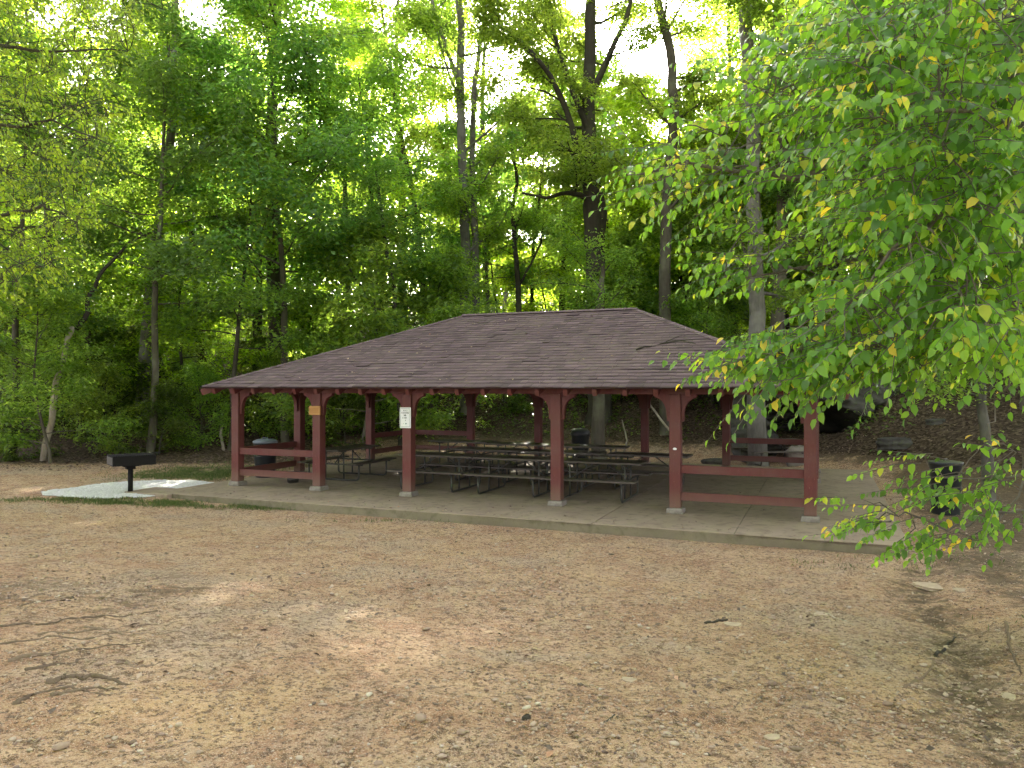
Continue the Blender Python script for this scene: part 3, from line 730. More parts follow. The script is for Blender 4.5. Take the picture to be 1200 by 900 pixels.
# ------------------------------------------------------------------ trees
class Tree:
    def __init__(s, seed):
        s.rg = np.random.default_rng(seed); s.wood = MB(); s.tips = []
    def limb(s, p0, dr, ln, r0, up=.25, wob=.12, n=6, r1=.25, k=6):
        rg = s.rg; p = np.array(p0, float); d = norm(np.array(dr, float)); pts = [p.copy()]
        for i in range(n):
            d = norm(d+np.array([0, 0, up/n])+rg.normal(0, wob, 3)); p = p+d*ln/n; pts.append(p.copy())
        rr = [r0*(1-(1-r1)*(i/n)) for i in range(n+1)]
        s.wood.tube(pts, rr, k, cap=False); return pts, rr, d
    def sub(s, pts, rr, ln, n_sub, frac=.4, flat=.35, tips=4, fine=True):
        rg = s.rg; P = np.array(pts); m_ = len(P)-1
        for j in range(n_sub):
            t = rg.uniform(.28, 1)*m_; i = min(int(t), m_-1); q = P[i]+(P[i+1]-P[i])*(t-i); dd = norm(P[i+1]-P[i])
            side = (1 if j % 2 else -1); a = side*rg.uniform(.5, 1.2)
            d2 = np.array([dd[0]*math.cos(a)-dd[1]*math.sin(a), dd[0]*math.sin(a)+dd[1]*math.cos(a), dd[2]*.5+rg.normal(.02, flat*.5)])
            l2 = ln*frac*rg.uniform(.6, 1.2)*(1.15-.5*t/m_)
            ps, r_, _ = s.limb(q, d2, l2, max(.006, rr[i]*.45), up=.05, wob=.18, n=3, r1=.3, k=4)
            ps = np.array(ps)
            for u_ in np.linspace(.35, 1, tips):
                ii = min(int(u_*3), 2); s.tips.append((ps[ii]+(ps[ii+1]-ps[ii])*(u_*3-ii), norm(d2)))
        s.tips.append((P[-1], norm(P[-1]-P[-2])))
    def auto(s, height, r0, base, cr, n_limbs=24, lean=(0, 0), path=None, wob=.035, n_sub=7, tips=4, taper=.15, k=10, low_twigs=0, peak=.35, elev=(5, 60)):
        rg = s.rg
        if path is None:
            n = 9; p = np.array([0, 0, -.3]); path = [p.copy()]; d = np.array([lean[0], lean[1], 1.])
            for i in range(n):
                d = norm(d+np.array([rg.normal(0, wob), rg.normal(0, wob), .02])); p = p+d*(height+.3)/n; path.append(p.copy())
        path = [np.array(p, float) for p in path]; n = len(path)-1
        rad = [r0*(1-(1-taper)*(i/n)**1.1) for i in range(n+1)]; 
        path2 = [path[0], path[0]+(path[1]-path[0])*.12]+path[1:]
        rad2 = [r0*1.55, r0*1.1]+rad[1:]
        s.wood.tube(path2, rad2, k)
        P = np.array(path)
        for i in range(n_limbs):
            tz = base+(height-base)*(i+rg.uniform(0, 1))/n_limbs; f = tz/height*n; ii = min(int(f), n-1); q = P[ii]+(P[ii+1]-P[ii])*(f-ii)
            w_ = (tz-base)/(height-base); a = i*2.4+rg.normal(0, .4)
            ln = cr*(.35+.65*math.sin(math.pi*min(1, (w_+.12)/(1.12))**(.7 if peak < .5 else 1.2)))*rg.uniform(.7, 1.15)
            el = R(elev[0]+(elev[1]-elev[0])*w_+rg.normal(0, 8))
            ps, rr, _ = s.limb(q, (math.cos(a)*math.cos(el), math.sin(a)*math.cos(el), math.sin(el)), ln, max(.015, rad[ii]*.36), up=.35*(1-w_)-.05, n=5)
            s.sub(ps, rr, ln, n_sub, tips=tips)
        s.tips.append((P[-1], np.array([0, 0, 1.])))
        return s
    def leafmesh(s, name, mat, per=34, size=.11, rc=.42, thick=.13, ntilt=.45, near=False, yel=0, keep=None):
        rg = s.rg; T = np.array([t[0] for t in s.tips]); n = len(T)
        cnt = rg.poisson(per*rg.uniform(.5, 1.5, n)); idx = np.repeat(np.arange(n), cnt); m_ = len(idx)
        rr = np.sqrt(rg.random(m_))*rc*(.6+.8*rg.random(n)[idx]); a = rg.uniform(0, 6.28, m_)
        tx = rg.normal(0, .28, (n, 2))[idx]
        ox, oy = rr*np.cos(a), rr*np.sin(a)
        C = T[idx]+np.stack([ox, oy, tx[:, 0]*ox+tx[:, 1]*oy+rg.normal(0, thick, m_)-.25*rr*rr/rc], -1)
        if keep is not None: kk = keep(C); C = C[kk]; idx = idx[kk]; a = a[kk]; m_ = len(C)
        N = np.stack([rg.normal(0, ntilt, m_), rg.normal(0, ntilt, m_), np.ones(m_)], -1)
        aa = a+rg.normal(0, .8, m_); Ax = np.stack([np.cos(aa), np.sin(aa), rg.normal(-.35, .3, m_)], -1)
        V, Fc, fk = leaves(C, N, Ax, size*rg.uniform(.65, 1.25, m_), .62, near)
        tint = np.clip((.45+.22*rg.normal(0, 1, n))[idx]+rg.normal(0, .16, m_), 0, .94)
        if yel: tint = np.where(rg.random(m_) < yel, 1.0, tint)
        return np_mesh(name, V, [Fc], mat, attrs={'tint': ('FACE', np.repeat(tint, fk))})
def tree_proto(name, seed, bark_, leaf, lm, **k):
    t = Tree(seed); t.auto(**k); r = empty(name)
    t.wood.build('trunk', bark_, r, smooth=True)
    link(bpy.data.objects.new('crown', t.leafmesh('crown', leaf, **lm)), r); return r
used = {}
def plant(proto, x, y, label, cat='tree', group=None, sc_=1, rz=None, dz=0, szz=None):
    if proto.name in used: o = clone(proto)
    else: o = proto; used[proto.name] = 1
    o.location = (x, y, g1(x, y)+dz); o.rotation_euler = (0, 0, rnd.uniform(0, 6.28) if rz is None else rz)
    z_ = sc_ if szz is None else szz; o.scale = (sc_, sc_, z_); tag(o, label, cat, group); return o
TALL = [tree_proto('forest_tree', 101, M['bark'], M['leaf_forest'], dict(per=30, size=.17, rc=.7, thick=.24, ntilt=.6), height=25, r0=.26, base=8, cr=5.0, n_limbs=19, n_sub=9, elev=(15, 65)),
        tree_proto('forest_tree', 102, M['bark_dark'], M['leaf_forest'], dict(per=30, size=.16, rc=.7, thick=.24, ntilt=.6), height=23, r0=.20, base=7, cr=4.6, n_limbs=18, n_sub=9, lean=(.05, .02), elev=(20, 70)),
        tree_proto('forest_tree', 103, M['bark_pale'], M['leaf_yellow'], dict(per=30, size=.16, rc=.7, thick=.24, ntilt=.6), height=26, r0=.24, base=8, cr=4.8, n_limbs=20, n_sub=9, elev=(15, 65)),
        tree_proto('forest_tree', 104, M['bark'], M['leaf_yellow'], dict(per=32, size=.15, rc=.65, thick=.2, ntilt=.6), height=19, r0=.17, base=4.5, cr=4.4, n_limbs=20, n_sub=8, elev=(10, 60))]
UND = [tree_proto('understory_tree', 201, M['bark_dark'], M['leaf_forest'], dict(per=21, size=.155, rc=.55, thick=.14, ntilt=.6), height=10.5, r0=.10, base=3.7, cr=3.4, n_limbs=22, n_sub=7, elev=(0, 40), wob=.07),
       tree_proto('understory_tree', 202, M['bark'], M['leaf_blue'], dict(per=22, size=.15, rc=.55, thick=.14, ntilt=.6), height=12.5, r0=.12, base=4.3, cr=3.7, n_limbs=26, n_sub=7, elev=(0, 40), wob=.05),
       tree_proto('understory_tree', 203, M['bark_dark'], M['leaf_yellow'], dict(per=20, size=.145, rc=.5, thick=.12, ntilt=.6), height=7.5, r0=.075, base=1.4, cr=2.9, n_limbs=20, n_sub=6, elev=(0, 35), wob=.08),
       tree_proto('understory_tree', 204, M['bark'], M['leaf_forest'], dict(per=23, size=.135, rc=.45, thick=.12, ntilt=.6), height=6, r0=.06, base=.8, cr=2.5, n_limbs=22, n_sub=6, elev=(5, 40), wob=.07)]
SHR = [tree_proto('shrub', 301, M['bark_dark'], M['leaf_ground'], dict(per=26, size=.09, rc=.28, thick=.08), height=1.7, r0=.025, base=.2, cr=1.1, n_limbs=12, n_sub=5, tips=3, elev=(10, 60), k=5),
       tree_proto('shrub', 302, M['bark_dark'], M['leaf_forest'], dict(per=26, size=.09, rc=.28, thick=.08), height=2.6, r0=.03, base=.3, cr=1.3, n_limbs=16, n_sub=5, tips=3, elev=(10, 60), k=5)]
def pos(px, Y): return (px-600)/F*Y, Y
# --- understory trees standing in front, each one told apart
US = [(1, 12, 24.5, 1.05, 'bluish green understory tree at the far left edge of the clearing'),
      (3, 60, 23.0, .9, 'low bushy tree with dense foliage behind the leaning dead trunk'),
      (0, 95, 27.5, 1.2, 'broad layered tree at left between the edge tree and the pale trunk'),
      (1, 175, 25.5, 1.15, 'tall blue-green layered tree left of the shelter, behind the grill'),
      (2, 215, 29.5, 1.0, 'bright yellow-green small tree seen low between the trunks left of the shelter'),
      (0, 268, 26.5, 1.0, 'mid green tree just behind the left corner of the shelter roof'),
      (1, 335, 27.0, 1.25, 'wide green tree with drooping layers in front of the thick dark trunk'),
      (2, 300, 33.0, 1.1, 'yellow-green sapling glowing low behind the left roof slope'),
      (3, 425, 27.0, 1.35, 'dense round bushy tree directly behind the left hip of the roof'),
      (0, 450, 30.0, 1.35, 'spreading green tree with slanting dark stems left of the twin trunks'),
      (3, 500, 28.5, 1.1, 'bushy green tree between the hip bush and the twin trunks'),
      (2, 590, 38.0, 1.1, 'bright sunlit sapling behind the roof ridge, right of the twin trunks'),
      (2, 650, 41.0, 1.1, 'bright yellow-green sapling in the gap left of the big oak'),
      (3, 745, 31.5, 1.1, 'bushy understory tree right beside the foot of the big oak'),
      (0, 800, 33.0, 1.05, 'understory tree above the right end of the roof ridge'),
      (3, 835, 29.0, .9, 'low dark tree behind the right hip of the roof'),
      (1, 1010, 27.0, .95, 'blue-green tree on the bank above the rock outcrop'),
      (0, 945, 31.0, 1.1, 'shady tree right of the tall grey trunk on the bank'),
      (0, 1120, 24.0, 1.0, 'dark tree on the right bank behind the overhanging leaves'),
      (0, 624, 40.0, 1.25, 'dark leafy tree in the gap left of the big oak, under its long limb'),
      (1, 570, 35.0, .92, 'dense dark tree between the twin trunks and the big oak, above the left ridge end'),
      (1, 1200, 21.0, 1.0, 'dense tree at the right edge above the dirt bank')]
for i, px, Y_, s_, lb in US:
    x, y = pos(px, Y_); plant(UND[i], x, y, lb, group='understory trees along the edge of the clearing', sc_=s_)
# --- individually placed tall trees
TS = [(2, 165, 29, 1.0, 1.0, 'tall pale-barked tree rising above the grill'),
      (1, 240, 33, .95, 1.0, 'slim dark tall tree right of the pale tree above the grill'),
      (0, 333, 30, 1.25, 1.1, 'thick dark trunked tree left of the middle, wider than its neighbours'),
      (1, 303, 31, .8, .9, 'thin straight dark tree just left of the thick trunk'),
      (3, 60, 31, 1.1, 1.0, 'tall yellow-green tree at the upper left'),
      (3, -40, 25, 1.1, 1.0, 'tall tree leaning in from beyond the left edge'),
      (3, 410, 38, 1.0, 1.0, 'sunlit yellow-green tree behind the spreading tree left of centre'),
      (0, 470, 42, 1.0, 1.0, 'tall tree standing well back left of the twin trunks'),
      (1, 655, 40, .9, .9, 'straight dark tree behind and left of the big oak'),
      (1, 860, 33, .8, 1.0, 'thin dark tree left of the tall grey trunk'),
      (0, 905, 28.5, 1.05, 1.0, 'dark trunked tree right behind the tall grey trunk'),
      (2, 985, 30, 1.0, 1.0, 'tall pale tree above the rock outcrop, half hidden by leaves'),
      (0, 1080, 27, 1.1, 1.0, 'tall tree on the right bank behind the leafy near branches'),
      (3, 1180, 24, 1.1, 1.0, 'tall yellow-green tree at the upper right edge'),
      (0, 571, 47, 1.05, 1.0, 'tall tree added far back to block the sun, between the twin trunks and the crooked tree'),]  # this tree is added to keep the sun off the foreground dirt
for i, px, Y_, s_, z_, lb in TS:
    x, y = pos(px, Y_); plant(TALL[i], x, y, lb, group='tall trees behind the shelter', sc_=s_, szz=z_)
# --- big oak with its own limbs
SUN_AZ, SUN_EL = math.atan2(655-600, F), math.atan2(HY-120, math.hypot(F, 55))
sdir = np.array([math.sin(SUN_AZ)*math.cos(SUN_EL), math.cos(SUN_AZ)*math.cos(SUN_EL), math.sin(SUN_EL)])
def path_px(pts, Y_, org):
    return [at(px, py, Y_+dy)-org for px, py, dy in pts]
def special(name, bark_, leaf, Yb, base, limbs, rads, label, seed, per=30, size=.14, cr=3.4, n_extra=0):
    x, y = pos(base, Yb); z = g1(x, y); org = np.array([x, y, z]); t = Tree(seed); k = 0
    for (pts, r0, r1), leafy in limbs:
        P = path_px(pts, Yb, org)
        if k == 0: P = [np.array([P[0][0], P[0][1], -.4]), np.array([P[0][0], P[0][1], .3])]+P[1:]
        n = len(P); rr = [r0+(r1-r0)*i/(n-1) for i in range(n)]
        if k == 0: rr[0] *= 1.5; rr[1] *= 1.15
        # refine the path with small wobble
        P2 = [P[0]]; R2 = [rr[0]]
        for i in range(n-1):
            for u_ in (.33, .67, 1):
                P2.append(P[i]+(P[i+1]-P[i])*u_+(t.rg.normal(0, r0*.12, 3) if u_ < 1 else 0)); R2.append(rr[i]+(rr[i+1]-rr[i])*u_)
        t.wood.tube(P2, R2, 10 if k == 0 else 7); k += 1
        if leafy:
            A_ = np.array(P2); m_ = len(A_)-1
            for j in range(leafy):
                f = t.rg.uniform(.3 if k == 1 else .25, 1)*m_; i = min(int(f), m_-1); q = A_[i]+(A_[i+1]-A_[i])*(f-i)
                a = t.rg.uniform(0, 6.28); el = t.rg.uniform(.05, .9); ln = cr*t.rg.uniform(.45, 1.1)
                ps, r_, _ = t.limb(q, (math.cos(a)*math.cos(el), math.sin(a)*math.cos(el), math.sin(el)), ln, max(.012, R2[i]*.33), up=.15, n=5); t.sub(ps, r_, ln, 6)
    rt_ = empty(name, (x, y, z), 0, label, 'tree', 'tall trees behind the shelter')
    t.wood.build('trunk', bark_, rt_, smooth=True)
    def keep(C):   # a thin spot in the crown on the sunward side
        v = C+org-np.array([0, 0, CAMZ]); v = norm(v); return (v@sdir) < math.cos(R(1.25))
    link(bpy.data.objects.new('crown', t.leafmesh('crown', leaf, per=per, size=size, rc=.5, keep=keep)), rt_); return rt_
special('oak_tree', M['bark_dark'], M['leaf_forest'], 30, 703, [
    (([(703, 372, 0), (698, 300, 0), (693, 245, 0), (690, 190, 0), (689, 130, .3), (692, 60, .4), (694, -40, .4), (700, -160, .5)], .46, .16), 14),
    (([(697, 310, .3), (703, 250, .3), (694, 205, .2)], .34, .24), 0),
    (([(692, 205, 0), (676, 176, -.3), (664, 130, -.6), (646, 90, -1), (622, 60, -1.5), (588, 30, -2), (560, -20, -2.4)], .15, .05), 11),
    (([(689, 150, 0), (668, 100, .6), (652, 50, 1), (640, -20, 1.4), (632, -100, 2)], .13, .05), 10),
    (([(691, 236, 0), (680, 228, -.4), (664, 226, -.9), (640, 232, -1.5), (612, 226, -2)], .13, .04), 5),
    (([(689, 120, .2), (712, 70, 0), (735, 20, -.4), (748, -50, -.6)], .15, .06), 8)], None,
    'massive dark forking oak behind the right half of the roof ridge, crown against the sun', 401, per=36, size=.14, cr=3.8)
special('curved_tree', M['bark'], M['leaf_forest'], 28, 781, [
    (([(781, 372, 0), (779, 320, 0), (781, 250, 0), (787, 180, 0), (791, 120, .2), (786, 60, .3), (772, 5, .4), (758, -60, .4), (750, -150, .5)], .235, .13), 14)], None,
    'tall tree with trunk curving left near the top, right of the oak', 402, per=34, size=.14)
special('grey_tree', M['bark_pale'], M['leaf_forest'], 23.2, 888, [
    (([(888, 512, 0), (886, 400, 0), (885, 300, 0), (881, 200, 0), (879, 100, 0), (874, 0, .1), (870, -120, .2), (868, -260, .3)], .27, .16), 12),
    (([(879, 110, 0), (892, 60, 0), (903, 0, .3), (908, -100, .5)], .12, .06), 6)], None,
    'tall smooth grey trunk rising from behind the rear right rails', 403, per=30, size=.13)
special('grey_tree', M['bark'], M['leaf_forest'], 25.8, 701, [
    (([(701, 520, 0), (700, 440, 0), (702, 380, 0), (704, 350, .3), (705, 328, .5), (707, 308, .8)], .25, .06), 9)], None,
    'grey trunk standing right behind the black domed bin under the roof', 404, per=30, size=.11, cr=2.2)
special('twin_tree', M['bark_pale'], M['leaf_forest'], 31, 548, [
    (([(546, 385, 0), (545, 330, 0), (544, 260, 0), (541, 180, 0), (539, 100, 0), (541, 30, .2), (538, -60, .3), (536, -150, .4)], .25, .12), 12),
    (([(556, 400, .3), (558, 330, .3), (556, 260, .4), (553, 180, .5), (556, 100, .8), (568, 20, 1), (575, -80, 1.4)], .17, .08), 9),
    (([(541, 110, 0), (525, 60, -.3), (508, 10, -.6), (495, -60, -1)], .10, .05), 6)], None,
    'tall twin-stemmed tree with pale upper bark behind the left end of the ridge', 405, per=36, size=.14)
special('crooked_tree', M['bark_dark'], M['leaf_forest'], 33, 607, [
    (([(609, 375, 0), (607, 330, 0), (603, 290, 0), (600, 250, 0), (606, 215, 0), (600, 170, 0)], .15, .06), 8),
    (([(608, 335, 0), (622, 310, .2), (634, 285, .3), (636, 262, .3), (624, 240, .3)], .06, .03), 2)], None,
    'small crooked dark tree with an elbowed side stem between twin trunks and oak', 406, per=26, size=.12, cr=2.2)
special('slanting_tree', M['bark_dark'], M['leaf_blue'], 27.5, 468, [
    (([(470, 400, 0), (462, 340, 0), (452, 290, 0), (446, 240, 0), (440, 200, 0)], .10, .04), 9),
    (([(478, 400, 0), (440, 360, .2), (412, 320, .4), (395, 280, .6)], .06, .03), 6)], None,
    'slender slanting tree leaning left just behind the left roof slope', 407, per=30, size=.10, cr=2.2)
# the leaning dead trunk at left and a small trunk on the right bank
def dead(name, pts, r0, r1, mat, label, cat, embed=True, k=7, wob=.3, extra=(), group=None):
    if name == 'stick': r0 *= .75; r1 *= .6; mat = M['root'] if mat is M['bark'] else mat
    m = MB(); rg_ = np.random.default_rng(len(label)*7+3); P = [np.array(p, float) for p in pts]
    P2 = [P[0]]
    for i in range(len(P)-1):
        for u_ in ((.33, .67, 1) if name not in ('tree_root', 'stick') else np.linspace(.125, 1, 8)): P2.append(P[i]+(P[i+1]-P[i])*u_+(rg_.normal(0, r0*wob, 3) if u_ < 1 else 0))
    if name in ('tree_root', 'stick'):
        for q in P2: q[2] = g1(q[0], q[1])+(r0*.45 if name == 'stick' else -r0*.1)
    n = len(P2); org = P2[0].copy(); m.tube([p-org for p in P2], [r0+(r1-r0)*i/(n-1) for i in range(n)], k)
    for a, b2, rr in extra:
        a_ = np.array(a, float)-org; b_ = np.array(b2, float)-org; md = (a_+b_)/2+rg_.normal(0, .12*np.linalg.norm(b_-a_), 3)
        m.tube([a_, md, b_], [rr, rr*.7, rr*.3], 5)
    o = m.build(name, mat, None, smooth=True); o.location = org; return tag(o, label, cat, group)
def gpt(px, Y_, up): x, y = pos(px, Y_); return np.array([x, y, g1(x, y)+up])
dead('dead_trunk', [gpt(50, 23.6, -.1), at(63, 470, 23.5), at(70, 435, 23.5), at(78, 400, 23.6), at(84, 383, 23.6)], .10, .075, M['deadwood'], 'pale leaning dead trunk stub at the left edge of the woods', 'tree')
dead('arching_branch', [at(88, 385, 23.8), at(98, 375, 24), at(105, 345, 24.2), at(122, 315, 24.4), at(150, 285, 24.6), at(178, 272, 24.8)], .09, .03, M['bark_dark'], 'dark arching branch reaching right above the pale dead trunk', 'branch')
dead('dead_trunk', [gpt(263, 26.4, -.15), gpt(260, 26.4, .35), gpt(259, 26.4, .62), gpt(260, 26.4, .80)], .06, .04, M['deadwood'], 'short broken pale stump left of the first shelter post', 'tree stump')
# --- background forest: many alike
BG = random.Random(21); n_bg = 0
while n_bg < 58:
    Y_ = BG.uniform(35, 88); x = BG.uniform(-.80, .80)*Y_
    px = 600+x/Y_*F
    if 560 < px < 690 and Y_ < 62: continue
    if abs(x-(-.77+(Y_-20.7)*.062)) < 4.2 and Y_ < 48: continue
    if abs(x-(-10.3+(Y_-28)*.062)) < 3.6 and Y_ < 62: continue
    i = BG.choice([0, 1, 2, 3, 3]); rz_ = BG.uniform(0, 6.28); s_ = BG.uniform(.8, 1.15)
    lb = ['tall green tree among the crowd of trees deep in the woods', 'slim dark tree among the crowd of trees deep in the woods', 'tall pale-trunked tree deep in the woods', 'yellow-green tree deep in the woods'][i]
    plant(TALL[i], x, Y_, lb, group=['deep green forest trees', 'deep slim forest trees', 'deep pale-trunked forest trees', 'deep yellow-green forest trees'][i], sc_=s_, szz=s_*BG.uniform(.8, 1.05), rz=rz_); n_bg += 1
n_bg = 0
while n_bg < 48:
    Y_ = BG.uniform(31, 60); x = BG.uniform(-.74, .74)*Y_
    if abs(x-(-.77+(Y_-20.7)*.062)) < 4.0 and Y_ < 75: continue
    if abs(x-(-10.3+(Y_-28)*.062)) < 3.0 and 33 < Y_ < 75: continue
    i = BG.choice([0, 2, 2, 2, 3]); s_ = BG.uniform(.8, 1.7)
    if x < -2: i = BG.choice([2, 2, 3]); s_ = BG.uniform(.7, 1.05)
    plant(UND[i], x, Y_, ['green sapling deep among the trunks', '', 'bright yellow-green sapling deep among the trunks', 'bushy sapling deep among the trunks'][i], group=['green saplings', '', 'yellow-green saplings', 'bushy saplings'][i], sc_=s_); n_bg += 1
# unseen trees round the near side, added to block low sky light
for i in range(30):
    a = R(62+i*(236/29)+BG.uniform(-3, 3)); D = BG.uniform(15, 21) if i % 2 else BG.uniform(23, 30); x, y = math.sin(a)*D, math.cos(a)*D
    plant(TALL[i % 4] if i % 3 else UND[i % 2], x, y, 'unseen leafy tree around the near side of the clearing, added to block sky light', group='unseen light-blocking trees round the near side of the clearing', sc_=BG.uniform(.95, 1.2)*(1 if i % 3 else 1.5))
# far woods closing the view
def far_woods():
    r_ = np.random.default_rng(33); n = 95000; a = r_.uniform(-.85, .85, n); D = r_.uniform(92, 150, n); x = np.sin(a)*D; y = np.cos(a)*D
    z0 = gh(x, y, False); hh = 21-11*np.exp(-((a-.02)/.075)**2)+5*fbm(x*.06, y*.06, 71, 3)+3*fbm(x*.2, y*.2, 72, 2); z = z0+r_.random(n)**.8*hh
    C = np.stack([x, y, z], -1); N = r_.normal(0, .6, (n, 3))+np.array([0, 0, 1]); Ax = r_.normal(0, 1, (n, 3)); Ax[:, 2] *= .4
    V, Fc, fk = leaves(C, N, Ax, r_.uniform(.5, 1.1, n), .7)
    return np_obj('distant_woods', V, [Fc], M['leaf_forest'], attrs={'tint': ('FACE', np.repeat(r_.random(n)*.9, fk))})
tag(far_woods(), 'solid mass of far green foliage closing the view between the trunks', 'woods', kind='stuff')
# --- undergrowth
def undergrowth():
    r_ = np.random.default_rng(44); n = 9500; x = r_.uniform(-30, 26, n); y = 22+r_.random(n)**1.3*34
    _, t_ = ghill(x, y); dn_ = fbm(x*.35, y*.35, 55, 3)
    p = np.clip((t_-.6)/1.5, 0, 1)*np.clip(.5+1.6*dn_, .02, 1); p = np.where((x > 3) & (x < 13) & (y < 27), p*.15, p); p = np.where((x > -4) & (x < 4) & (y < 29.5), p*.45, p)
    p = np.where(x < -6, np.maximum(p, .8*np.clip((t_-.9)/.8, 0, 1)), p)
    p = np.maximum(p, .75*(y > 31)*np.clip(.7+1.2*dn_, .1, 1))
    k = r_.random(n) < p; x, y = x[k], y[k]; n = len(x); per = r_.poisson(16, n)+4; idx = np.repeat(np.arange(n), per); m_ = len(idx)
    hh = r_.uniform(.15, .75, n)[idx]; rr = .38*np.sqrt(r_.random(m_)); a = r_.uniform(0, 6.28, m_)
    X_ = x[idx]+rr*np.cos(a); Y_ = y[idx]+rr*np.sin(a); Z_ = gh(X_, Y_, False)+hh*(.35+.65*r_.random(m_))*(1-.5*(rr/.38)**2)
    N = np.stack([r_.normal(0, .4, m_), r_.normal(0, .4, m_), np.ones(m_)], -1); Ax = np.stack([np.cos(a), np.sin(a), r_.normal(-.2, .3, m_)], -1)
    V, Fc, fk = leaves(np.stack([X_, Y_, Z_], -1), N, Ax, r_.uniform(.08, .16, m_), .6)
    return np_obj('undergrowth', V, [Fc], M['leaf_ground'], attrs={'tint': ('FACE', np.repeat(np.clip(r_.normal(.5, .2, n)[idx]+r_.normal(0, .12, m_), 0, .94), fk))})
tag(undergrowth(), 'low leafy ground plants covering the forest floor behind the clearing', 'undergrowth', kind='stuff')
SH = [(0, 20, 24.2, 1, 'low leafy shrub at the far left edge of the leaf litter'), (1, 120, 25.2, 1, 'leafy shrub behind the grill at the foot of the woods'), (0, 185, 25.4, 1.2, 'bright low shrub between the grill and the shelter, at the edge of the woods'),
      (1, 235, 26.2, 1, 'green shrub left of the first shelter post'), (1, 330, 27.5, 1.1, 'green shrub seen under the roof between the first two front posts'), (0, 405, 27.5, 1.2, 'shrub with pale leaf tips seen under the roof right of the amber board'),
      (1, 455, 29, 1.1, 'dark shrub seen under the roof left of the notice sign'), (0, 590, 31, 1.2, 'green shrub seen between the two middle rear posts'), (1, 728, 31, 1, 'shrub on the bank between the grey trunk and the fifth front post'),
      (1, 760, 33.5, 1.2, 'shrub just above the right end of the roof ridge'), (0, 680, 33, 1.3, 'shrub at the foot of the oak above the ridge')]
for i, px, Y_, s_, lb in SH:
    x, y = pos(px, Y_); plant(SHR[i], x, y, lb, 'shrub', 'shrubs at the foot of the woods', sc_=s_)
for i in range(18):
    px = BG.uniform(-20, 430); Y_ = BG.uniform(27.2, 33); x, y = pos(px, Y_)
    plant(SHR[i % 2], x, y, 'leafy shrub in the low green thicket filling the left edge of the woods', 'shrub', 'thicket shrubs at left', sc_=BG.uniform(1.1, 1.7))
# ------------------------------------------------------------------ rock outcrop, boulders, bank debris
def rock_slab(m, cx, cy, cz, lx, ly, lz, seed, rot=0):
    r_ = random.Random(seed); n = 22; rings = 6; vs = []
    for j in range(rings):
        w_ = j/(rings-1); sc_ = (.93 if j in (0, rings-1) else 1)
        for i in range(n):
            t = 2*math.pi*i/n; c, q = math.cos(t), math.sin(t); mm = (abs(c)**3+abs(q)**3)**(1/3)
            k_ = sc_*(1+.10*math.sin(3*t+seed)+.06*math.sin(7*t+seed*2)+r_.uniform(-.05, .05))*(1+.07*(((j*7+seed) % 3)-1))
            px, py = c/mm*lx/2*k_, q/mm*ly/2*k_
            vs.append((cx+px*math.cos(rot)-py*math.sin(rot), cy+px*math.sin(rot)+py*math.cos(rot), cz-lz/2+lz*w_+r_.uniform(-.04, .04)*lz+.04*px))
    f = [(j*n+i, j*n+(i+1) % n, (j+1)*n+(i+1) % n, (j+1)*n+i) for j in range(rings-1) for i in range(n)]
    f += [tuple(range(n-1, -1, -1)), tuple((rings-1)*n+i for i in range(n))]
    m._add(vs, f)
def outcrop():
    nu, nv = 150, 60; U = np.linspace(7.2, 14.2, nu); rows = []
    T0 = 2.35+.35*fbm(U*.6, U*0+3, 21, 3)
    zb = gh(U, U*0+23.9)-.5
    for v in np.linspace(0, 1, nv):
        z = zb+(T0-zb)*v
        q = z*3.1+.5*U*.35+.6*fbm(U*.8, z*2, 22, 2); st = q-np.floor(q); st = np.where(st < .75, st/.75, (1-st)/.25)
        y = 24.0+.035*(U-9.5)**2-.16*st*(.6+fbm(U*.7, z*.7, 29, 2))+.9*fbm(U*.9, z*1.3, 23, 5)-.25*v
        y = y+2.2*sm((8.2-U)/1.0)*v
        cm = sm((U-8.15-.25*np.sin(z*3))/.45)*sm((11.35+.3*np.sin(z*2)-U-1.4*v)/.5)*sm((1.86-z+.12*fbm(U*2, z*0, 24, 2)-.12*np.abs(U-9.6))/.16)
        y = y+2.6*cm
        rows.append(np.stack([U, y, z], -1))
    top = rows[-1].copy()
    for k_ in range(1, 9):
        tp = top.copy(); tp[:, 1] += k_*.6; tp[:, 2] += .08*k_*(9-k_)*.25+.25*fbm(U*.9, tp[:, 1]*.9, 25, 3); rows.append(tp)
    e_ = rows[-1].copy(); e_[:, 2] = gh(e_[:, 0], e_[:, 1])-.6; rows.append(e_)
    Vv = np.concatenate(rows); nr_ = len(rows); ii = np.arange(nu*nr_).reshape(nr_, nu)
    Q = np.stack([ii[:-1, :-1], ii[:-1, 1:], ii[1:, 1:], ii[1:, :-1]], -1).reshape(-1, 4)
    return np_obj('rock_outcrop', Vv, [Q], M['rock'])
o = outcrop(); tag(o, 'layered grey rock outcrop with a dark cave opening behind the rear right corner', 'rock')
def boulder(name, x, y, s, label, mat, flat=.7, dz=0, seed=1, cat='rock', rot=0, group=None):
    m = MB(); rock_slab(m, 0, 0, 0, s, s*.75, s*flat, seed, rot); o = m.build(name, mat, None, bevel=s*.06); o.location = (x, y, g1(x, y)+s*flat*.2+dz); tag(o, label, cat, group); return o
boulder('boulder', 8.75, 22.9, .85, 'pale rounded boulder beside the table behind the rear right rails', M['block'], .7, seed=4)
boulder('boulder', 10.9, 21.6, .9, 'low flat grey rock on the bank in front of the cave', M['rock'], .35, seed=5)
boulder('boulder', 12.2, 21.8, .5, 'small grey rock high on the dirt bank right of the cave', M['rock'], .5, dz=-.12, seed=6)
